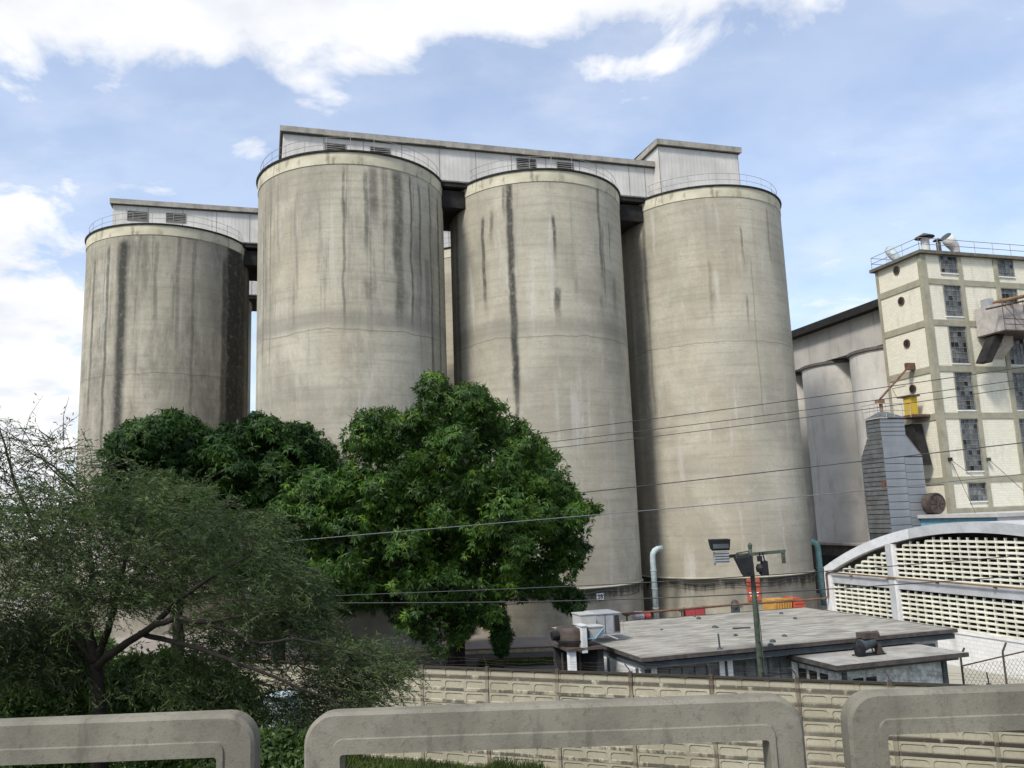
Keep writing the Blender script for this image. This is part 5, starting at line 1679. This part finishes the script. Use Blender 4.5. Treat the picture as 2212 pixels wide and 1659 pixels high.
def mango(name, label, poly_px, Y, hd, nlobes, nros, seed, mat, base_px, trunk_r, rlo=.7, rhi=1.7, leaf=(.30, .085), kleaf=8, zmin=None, front=.62, nlimb=14):
    global rng
    rng = np.random.default_rng(seed)
    poly = [(at_y(x, y, Y)[0], at_y(x, y, Y)[2]) for x, y in poly_px]
    A = np.array(poly); x0, x1, z0, z1 = A[:, 0].min(), A[:, 0].max(), A[:, 1].min(), A[:, 1].max()
    bx = at_y(base_px[0], base_px[1], Y)[0]
    root = thing(name, label, 'tree', (bx, Y, 0), 0, 'dense mango-like trees in front of the silos')
    C, Rr = [], []
    dm = min(x1 - x0, z1 - z0) * .5
    while len(C) < nlobes:
        x = rng.uniform(x0, x1, 400); z = rng.uniform(z0, z1, 400)
        ok = pip(poly, x, z); x, z = x[ok], z[ok]; d = edge_dist(poly, x, z)
        for xi, zi, di in zip(x, z, d):
            r_ = rng.uniform(rlo, rhi)
            if di < .35:
                continue
            r_ = min(r_, max(di * .95, .38)) * (1.0 if di > .8 else rng.uniform(.7, 1.35))
            if di > rhi * 1.1 and rng.random() < .25:
                continue
            depth = hd * math.sqrt(max(0, 1 - (1 - min(di / dm, 1)) ** 2))
            s = -1 if rng.random() < front else 1
            yy = s * depth * rng.uniform(.5, 1.12)
            C.append((xi, yy, zi)); Rr.append(r_)
            if len(C) >= nlobes:
                break
    C = np.array(C); Rr = np.array(Rr)
    P, Nn = [], []
    for c, r_ in zip(C, Rr):
        n = int(nros * (r_ / 1.2) ** 1.6) + 10
        d = unit(rng.normal(size=(n, 3)) + np.array([0, -.25, .35]))
        rad = r_ * rng.uniform(.62, 1.06, (n, 1)) * np.array([1, 1, .86])
        P.append(c + d * rad); Nn.append(d)
    # loose fill inside the crown
    nf = nlobes * 26
    x = rng.uniform(x0, x1, nf * 3); z = rng.uniform(z0, z1, nf * 3); ok = pip(poly, x, z); x, z = x[ok][:nf], z[ok][:nf]
    dd = edge_dist(poly, x, z); ok = dd > .8; x, z, dd = x[ok], z[ok], dd[ok]
    dep = hd * np.sqrt(np.clip(1 - (1 - np.clip(dd / dm, 0, 1)) ** 2, 0, 1)) * .7
    P.append(np.stack([x, rng.uniform(-1, 1, len(x)) * dep, z], 1)); Nn.append(unit(rng.normal(size=(len(x), 3))))
    P = np.concatenate(P); Nn = np.concatenate(Nn)
    # hollows between the leaf masses
    keep = np.ones(len(P), bool); made = 0
    while made < nlobes // 12:
        x = rng.uniform(x0, x1); z = rng.uniform(z0, z0 + (z1 - z0) * .8)
        if not pip(poly, np.array([x]), np.array([z]))[0]:
            continue
        di = edge_dist(poly, np.array([x]), np.array([z]))[0]
        if di < .9:
            continue
        dep = hd * math.sqrt(max(0, 1 - (1 - min(di / dm, 1)) ** 2))
        r_ = rng.uniform(.7, 1.25)
        q = (P - np.array([x, -dep * 1.02, z])) / np.array([r_ * 1.2, r_ * 1.9, r_ * .8])
        keep &= ((q ** 2).sum(1) > 1) | (rng.random(len(P)) < .05); made += 1
    P, Nn = P[keep], Nn[keep]
    # rosettes
    k = kleaf; n = len(P)
    T1 = unit(np.cross(Nn, rng.normal(size=(n, 3)))); T2 = np.cross(Nn, T1)
    quads = []
    for j in range(k):
        a = 2 * math.pi * j / k + rng.uniform(-.35, .35, n)
        d = T1 * np.cos(a)[:, None] + T2 * np.sin(a)[:, None] + Nn * rng.uniform(.1, .9, (n, 1)) + np.array([0, 0, -1]) * rng.uniform(.3, 1.5, (n, 1))
        d = unit(d)
        quads.append(leaf_quads(P + d * .02, d, rng.uniform(leaf[0] * .65, leaf[0] * 1.25, n), rng.uniform(leaf[1] * .75, leaf[1] * 1.25, n), .16, Nn + rng.normal(size=(n, 3)) * .25))
    V = np.concatenate(quads); V[..., 0] -= bx
    quads_object('crown', V, mat, root)
    # trunk and limbs
    top = z0 + (z1 - z0) * .45
    b = MB(); b.tube([(0, 0, -.2), (.03, 0, .5), (.1, .05, 1.6), (0, 0, 3.0), ((x0 + x1) / 2 * .3 - bx * .3, 0, top)], [trunk_r * 1.7, trunk_r * 1.15, trunk_r, trunk_r * .9, trunk_r * .45], 12)
    b.build('trunk', M['bark'], root, smooth=True)
    idx = rng.choice(len(C), nlimb, replace=False)
    for i in idx:
        c = C[i]; s = Vector((0, 0, rng.uniform(1.8, 4.0)))
        e = Vector((c[0] - bx, c[1], c[2]))
        m = s.lerp(e, .5) + Vector((rng.normal() * .3, rng.normal() * .3, .5))
        bb = MB(); bb.tube([s, s.lerp(m, .5) + Vector((0, 0, .15)), m, e], [trunk_r * .42, trunk_r * .33, trunk_r * .22, .04], 7)
        bb.build('limb', M['bark'], root, smooth=True)
    return root, len(V)


BIG = [(903, 835), (925, 806), (965, 815), (1000, 830), (1045, 838), (1085, 856), (1092, 872), (1120, 866), (1128, 895), (1160, 930), (1195, 940), (1226, 985), (1222, 1030), (1262, 1072), (1300, 1078), (1306, 1095), (1275, 1135),
       (1262, 1165), (1282, 1195), (1262, 1228), (1240, 1240), (1262, 1275), (1268, 1310), (1245, 1335), (1205, 1342), (1190, 1310), (1150, 1290), (1110, 1300), (1096, 1330), (1098, 1388), (1062, 1396), (1052, 1362),
       (1030, 1340), (1020, 1375), (1000, 1400), (945, 1408), (905, 1380), (880, 1350), (820, 1328), (780, 1345), (740, 1322), (690, 1318), (655, 1290), (640, 1250), (600, 1220), (612, 1180), (600, 1140), (598, 1095), (628, 1070), (640, 1035), (690, 1005), (720, 990),
       (752, 1000), (752, 955), (765, 935), (745, 905), (752, 880), (790, 872), (820, 878), (850, 865), (880, 872), (903, 880)]
r1, n_ = mango('mango_tree', 'big bright green mango tree in front of the two middle silos', BIG, 47.0, 5.6, 330, 74, 11, LEAF_MANGO, (985, 1430), .42, rlo=.6, rhi=1.6, leaf=(.34, .08), kleaf=8)
print('mango leaves', n_)
# right stem with a leafy sleeve beside the main trunk
P = at_y(1084, 1440, 45.5)
t = thing('young_tree', 'thin leafy stem standing just right of the mango trunk', 'tree', (P[0], 45.5, 0))
b = MB(); b.tube([(0, 0, 0), (-.03, 0, 1.3), (.02, 0, 2.6)], [.13, .11, .06], 8); b.build('trunk', M['bark'], t, smooth=True)
n = 700; a = rng.uniform(0, 6.28, n); z = rng.uniform(1.0, 3.2, n); rr = .55 * np.sqrt(rng.uniform(0, 1, n)) * (1.15 - abs(z - 2.1) / 1.6)
Pn = np.stack([np.cos(a) * rr, np.sin(a) * rr, z], 1); Pn = np.repeat(Pn, 6, 0); D = unit(rng.normal(size=Pn.shape) + np.array([0, 0, -.9]))
quads_object('crown', leaf_quads(Pn, D, rng.uniform(.2, .34, len(Pn)), .07, .15), LEAF_DARK, t)

MID = [(468, 960), (480, 925), (520, 905), (548, 888), (575, 884), (600, 905), (640, 903), (668, 912), (690, 920), (705, 945), (728, 962), (735, 990), (752, 1000), (745, 1060), (700, 1110), (690, 1200), (700, 1290), (640, 1330), (560, 1320), (500, 1260), (440, 1150), (430, 1040), (440, 990)]
mango('mango_tree', 'darker rounded tree between the feathery tree and the big mango', MID, 51.0, 4.0, 190, 52, 21, LEAF_DARK, (600, 1430), .36, leaf=(.38, .12))
LFT = [(232, 955), (245, 938), (285, 932), (300, 915), (345, 905), (372, 890), (395, 886), (420, 892), (450, 905), (470, 915), (478, 950), (470, 1000), (480, 1080), (450, 1160), (380, 1200), (300, 1180), (260, 1120), (250, 1050), (270, 1005), (236, 990)]
mango('mango_tree', 'rounded green treetop against the foot of the left-hand silo', LFT, 52.0, 3.8, 170, 52, 31, LEAF_DARK, (380, 1430), .34, leaf=(.38, .12))


# ---------------- near feathery tree
def feathery():
    global rng
    rng = np.random.default_rng(5)
    Y = 11.4
    at = lambda x, y, dy=0.0: at_y(x, y, Y + dy)
    B0 = at(212, 1700); zg = bank(B0[0], Y) - .05
    root = thing('feathery_tree', 'near small-leaved tree with a thin forked trunk behind the left railing', 'tree', (B0[0], Y, zg))
    o0 = np.array([B0[0], Y, zg])
    L = lambda x, y, dy=0.0: tuple(at(x, y, dy) - o0)
    def limb(pts, r0, r1_, nm='limb', n=8):
        b = MB(); k = len(pts); P = [L(*p) for p in pts]
        P2 = []
        for i in range(k - 1):
            for q in range(4):
                t = q / 4; P2.append(tuple(Vector(P[i]).lerp(Vector(P[i + 1]), t) + Vector(rng.normal(size=3) * .006)))
        P2.append(P[-1]); m = len(P2)
        b.tube(P2, [r0 + (r1_ - r0) * i / (m - 1) for i in range(m)], n)
        b.build(nm, M['bark'], root, smooth=True)
        return [np.array(p) for p in P2]
    z_base = (0, 0, 0)
    b = MB(); tp = [(0, 0, 0), L(218, 1620), L(216, 1540), L(212, 1470), L(208, 1430)]
    b.tube(tp, [.12, .10, .085, .075, .07], 12); b.build('trunk', M['bark'], root, smooth=True)
    LIMBS = [
        ([(208, 1432), (200, 1395), (185, 1330), (165, 1280), (120, 1230), (60, 1190)], .075, .02),
        ([(208, 1425), (225, 1385), (240, 1340, -.2), (255, 1280, -.4), (270, 1200, -.5), (300, 1110, -.5)], .06, .018),
        ([(210, 1440), (235, 1415, -.3), (275, 1390, -.6), (330, 1352, -.9), (380, 1335, -1.1), (440, 1345, -1.2), (500, 1365, -1.2), (560, 1390, -1.2)], .06, .018),
        ([(330, 1352, -.9), (380, 1300, -.9), (450, 1250, -.9), (540, 1200, -.9)], .04, .012),
        ([(300, 1368, -.7), (400, 1392, -.9), (480, 1420, -1.), (560, 1450, -1.1), (660, 1490, -1.2), (740, 1520, -1.2)], .035, .010),
        ([(208, 1435), (160, 1380, .3), (110, 1345, .5), (50, 1325, .6), (-40, 1300, .7)], .04, .012),
        ([(185, 1330), (200, 1230, .4), (190, 1140, .5), (160, 1050, .5)], .04, .012),
        ([(120, 1230), (70, 1130, .3), (30, 1040, .4), (10, 960, .4), (-15, 880, .4)], .035, .006),
        ([(255, 1280, -.4), (340, 1200, 0), (420, 1130, .1), (520, 1080, .1)], .035, .010),
        ([(160, 1050, .5), (120, 1010, .5), (60, 975, .5), (20, 950, .5)], .018, .004),
        ([(200, 1080, .5), (140, 1040, .5), (90, 990, .4), (40, 915, .4)], .018, .004),
        ([(60, 1190), (0, 1100, .2), (-40, 1060, .2)], .022, .006),
        ([(560, 1390, -1.2), (640, 1380, -1.3), (740, 1400, -1.3), (860, 1430, -1.3)], .016, .005),
        ([(440, 1345, -1.2), (540, 1325, -1.3), (620, 1320, -1.3)], .02, .006),
    ]
    nodes = []
    for pts, r0, r1_ in LIMBS:
        P = limb(pts, r0, r1_)
        nodes += P[4:]
    nodes = np.array(nodes)
    # crown zones: outline (pixels at the tree's distance), twigs, depth, leaf chance
    ZONES = [
        ([(-60, 1085), (60, 1075), (110, 1065), (165, 1050), (200, 1062), (225, 1028), (275, 1050), (325, 1012), (365, 1030), (400, 1048), (455, 1040), (500, 1090), (560, 1120), (590, 1150), (600, 1180), (620, 1230), (640, 1290), (620, 1320), (540, 1330), (480, 1318), (430, 1300), (380, 1292), (350, 1310), (305, 1332), (262, 1330), (240, 1320), (205, 1318), (180, 1300), (160, 1330), (120, 1350), (60, 1370), (-60, 1380)], 5200, 1.6, 1.0),
        ([(-60, 1340), (60, 1330), (130, 1355), (170, 1400), (150, 1440), (60, 1450), (-60, 1440)], 900, .8, .9),
        ([(560, 1290), (640, 1280), (690, 1340), (740, 1385), (820, 1400), (900, 1420), (885, 1465), (850, 1490), (800, 1500), (820, 1530), (740, 1560), (650, 1570), (570, 1540), (520, 1480), (480, 1420), (430, 1380), (400, 1350), (470, 1340)], 2500, .8, .9),
        ([(330, 1340), (420, 1350), (500, 1420), (540, 1500), (600, 1560), (540, 1575), (480, 1530), (420, 1480), (380, 1400)], 160, .6, .8),
        ([(-60, 900), (20, 905), (70, 960), (110, 940), (165, 970), (172, 1015), (140, 1040), (160, 1060), (100, 1085), (-60, 1090)], 520, .6, .35),
        ([(-60, 1380), (120, 1370), (200, 1420), (330, 1400), (430, 1420), (520, 1500), (400, 1500), (250, 1480), (120, 1480), (-60, 1500)], 700, .9, .9),
        ([(150, 985), (215, 960), (240, 1010), (160, 1050)], 60, .5, .5),
        ([(600, 1180), (680, 1240), (700, 1320), (640, 1330)], 330, .6, .8),
        ([(480, 1560), (660, 1540), (700, 1600), (640, 1720), (560, 1760), (500, 1720)], 900, .7, .9),
    ]
    tw = MB(); Q = []
    for poly_px, nt, dep, leafy in ZONES:
        poly = [(at(x, y)[0] - o0[0], at(x, y)[2] - o0[2]) for x, y in poly_px]
        A = np.array(poly); cnt = 0
        clump = rng.normal(size=(40, 3))
        while cnt < nt:
            x = rng.uniform(A[:, 0].min(), A[:, 0].max(), 600); z = rng.uniform(A[:, 1].min(), A[:, 1].max(), 600)
            ok = pip(poly, x, z)
            # uneven density so that gaps and masses form
            f = np.sin(x * 3.1 + z * 1.7) + np.sin(z * 4.3 - x * 2.2) + np.sin(x * 6.7 + 1) * .5
            f2 = np.sin(x * 8.3 + 2) * np.sin(z * 9.1 + 1) + .6 * np.sin(x * 15 + z * 11)
            ok &= rng.uniform(-2.2, 1.4, 600) < f * 1.1 + f2 * .9 + .3
            for xi, zi in zip(x[ok], z[ok]):
                yi = rng.uniform(-dep, dep)
                p = np.array([xi, yi, zi])
                j = np.argmin(((nodes - p) ** 2).sum(1))
                out = unit(p - nodes[j]) * .5 + np.array([.6, rng.normal() * .5, -.28]) * rng.choice([1, 1, -.8]) + rng.normal(size=3) * .42
                out = unit(out); ln = rng.uniform(.18, .42)
                e = p + out * ln + np.array([0, 0, -.05])
                if rng.random() < .24:
                    tw.tube([tuple(p - out * .12), tuple((p + e) / 2 + np.array([0, 0, .015])), tuple(e)], [.005, .0035, .002], 3, cap=False)
                if rng.random() < leafy:
                    m = rng.integers(11, 17)
                    tt = np.linspace(.0, 1, m)[:, None]
                    base = p + (e - p) * tt + np.array([0, 0, .03]) * (1 - (2 * tt - 1) ** 2)
                    sd_ = unit(np.cross(out, [0, 0, 1]) + rng.normal(size=3) * .35)
                    sgn = np.where(np.arange(m) % 2, 1, -1)[:, None]
                    d = unit(sd_ * sgn * .7 + out * .85 + rng.normal(size=(m, 3)) * .25 + np.array([.1, 0, -.15]))
                    Q.append(leaf_quads(base, d, rng.uniform(.05, .10, m), rng.uniform(.010, .018, m), .06))
                cnt += 1
                if cnt >= nt:
                    break
    # bare sweeping sprays against the sky, top left
    for i in range(70):
        j = rng.integers(len(nodes))
        p = np.array(L(rng.uniform(-20, 160), rng.uniform(950, 1070), rng.uniform(-.3, .6)))
        d = unit(np.array([rng.normal() * .8, rng.normal() * .3, rng.uniform(-.1, .9)])); ln = rng.uniform(.3, .8)
        pts = [p, p + d * ln * .5 + np.array([0, 0, .04]), p + d * ln + np.array([.08, 0, -.02])]
        tw.tube([tuple(q) for q in pts], [.006, .004, .002], 4, cap=False)
        m = 10; tt = rng.uniform(.2, 1, m)[:, None]; base = p + d * ln * tt
        Q.append(leaf_quads(base, unit(rng.normal(size=(m, 3)) + d), rng.uniform(.04, .08, m), .016, .05))
    tw.build('twigs', M['twig'], root)
    V = np.concatenate(Q)
    quads_object('crown', V, LEAF_FINE, root)
    print('feathery leaves', len(V))


feathery()


# ---------------- shrubs on the bank behind the left railing, grass by the wall
def shrub(label, px, Y, rx, rz, n, seed, mat=LEAF_BUSH, L=.11, Wd=.045):
    global rng
    rng = np.random.default_rng(seed)
    P = at_y(px[0], px[1], Y); zb = bank(P[0], Y)
    t = thing('shrub', label, 'shrub', (P[0], Y, zb - .1), 0, 'shrubs on the bank below the railing')
    H = P[2] - zb + rz
    c = unit(rng.normal(size=(n, 3)) + np.array([0, -.2, .3])) * rng.uniform(.5, 1.0, (n, 1)) ** .5
    lump = 1 + .22 * np.sin(c[:, 0] * 7 + seed) * np.cos(c[:, 2] * 6 + seed) + .15 * np.sin(c[:, 0] * 15)
    pts = np.stack([c[:, 0] * rx * lump, c[:, 1] * rx * .6, (P[2] - zb) + c[:, 2] * rz * lump], 1)
    low = rng.uniform(0, 1, n // 2)[:, None]
    pts2 = np.concatenate([pts[: n // 2, :2] * .85, low * (P[2] - zb)], 1)
    pts = np.concatenate([pts, pts2]); pts = np.repeat(pts, 5, 0) + rng.normal(size=(len(pts) * 5, 3)) * .05
    d = unit(rng.normal(size=pts.shape) + np.array([.2, 0, .25]))
    quads_object('foliage', leaf_quads(pts, d, rng.uniform(L * .6, L * 1.2, len(pts)), Wd, .1), mat, t)
    b = MB()
    for i in range(9):
        a = rng.uniform(0, 6.28); q = (rx * .6 * math.cos(a), rx * .35 * math.sin(a), H * rng.uniform(.5, .9))
        b.tube([(q[0] * .1, q[1] * .1, 0), (q[0] * .5, q[1] * .5, q[2] * .6), q], [.03, .02, .008], 5)
    b.build('stem', M['bark'], t)


shrub('leafy green shrub at the far left behind the railing', (40, 1445), 12.6, 1.05, .65, 3600, 3)
shrub('low bright shrub left of the forked trunk', (150, 1475), 12.9, .65, .5, 2100, 4)
shrub('grey-green shrub between the forked trunk and the railing end', (330, 1480), 12.8, .85, .48, 2500, 6)
shrub('small shrub right of the forked trunk near the blue barrel', (470, 1510), 12.6, .60, .45, 1700, 8)
shrub('dark shrub seen through the left gap of the railing', (600, 1640), 10.6, .45, .35, 1300, 9)
shrub('rough green shrub rising behind the far left end of the wall', (110, 1440), 17.5, 1.5, .75, 3000, 12)

# pale blue barrel glimpsed through the feathery tree
P = at_y(610, 1500, 20.0); zb = bank(P[0], 20.0)
t = thing('barrel', 'pale blue-grey barrel half hidden by the feathery tree near the wall', 'barrel', (P[0], 20.0, zb))
h_ = max(.9, P[2] - zb)
b = MB(); b.lathe([(.02, 0), (.42, 0), (.44, h_ * .33), (.42, h_ * .35), (.44, h_ * .66), (.42, h_ * .68), (.43, h_), (.02, h_)], 24); b.build('drum', M['bluepipe'], t, auto=35)
b = MB(); b.lathe([(.43, h_ - .05), (.47, h_ - .05), (.47, h_ + .02), (.43, h_ + .02)], 24); b.build('rim', M['slate'], t)


def grass(name, label, x0, x1, s0, s1, n, hgt, seed):
    global rng
    rng = np.random.default_rng(seed)
    s = rng.uniform(x0, x1, n); d = rng.uniform(s0, s1, n)
    P = np.stack([WA[0] + WT[0] * s - WN[0] * d, WA[1] + WT[1] * s - WN[1] * d, np.zeros(n)], 1)
    P[:, 2] = [bank(x, y) - .03 for x, y in P[:, :2]]
    lump = .55 + .55 * np.clip(np.sin(s * 1.9) + np.sin(s * .83 + 1) + .6 * np.sin(s * 4.7), 0, 2)
    D = unit(rng.normal(size=(n, 3)) * .35 + np.array([0, 0, 1.0]))
    o = quads_object(name, leaf_quads(P, D, hgt * lump * rng.uniform(.5, 1.2, n), rng.uniform(.02, .045, n), .2), GRASS, None)
    tag(o, label, 'grass'); o['kind'] = 'stuff'


grass('grass', 'uneven green grass along the foot of the precast wall', -14, 16, .15, 3.2, 42000, .38, 41)
grass('bank_grass', 'rough grass on the bank below the railing', -18, 22, 3.2, 15, 30000, .22, 42)
rng = np.random.default_rng(43)
P = np.stack([rng.uniform(-2.5, 3.8, 9000), rng.uniform(47.6, 49.6, 9000), np.zeros(9000)], 1)
o = quads_object('lawn', leaf_quads(P, unit(rng.normal(size=P.shape) * .3 + np.array([0, 0, 1.0])), rng.uniform(.08, .2, len(P)), .05, .2), GRASS, None)
tag(o, 'small green lawn patch between the mango tree and the low building', 'grass'); o['kind'] = 'stuff'
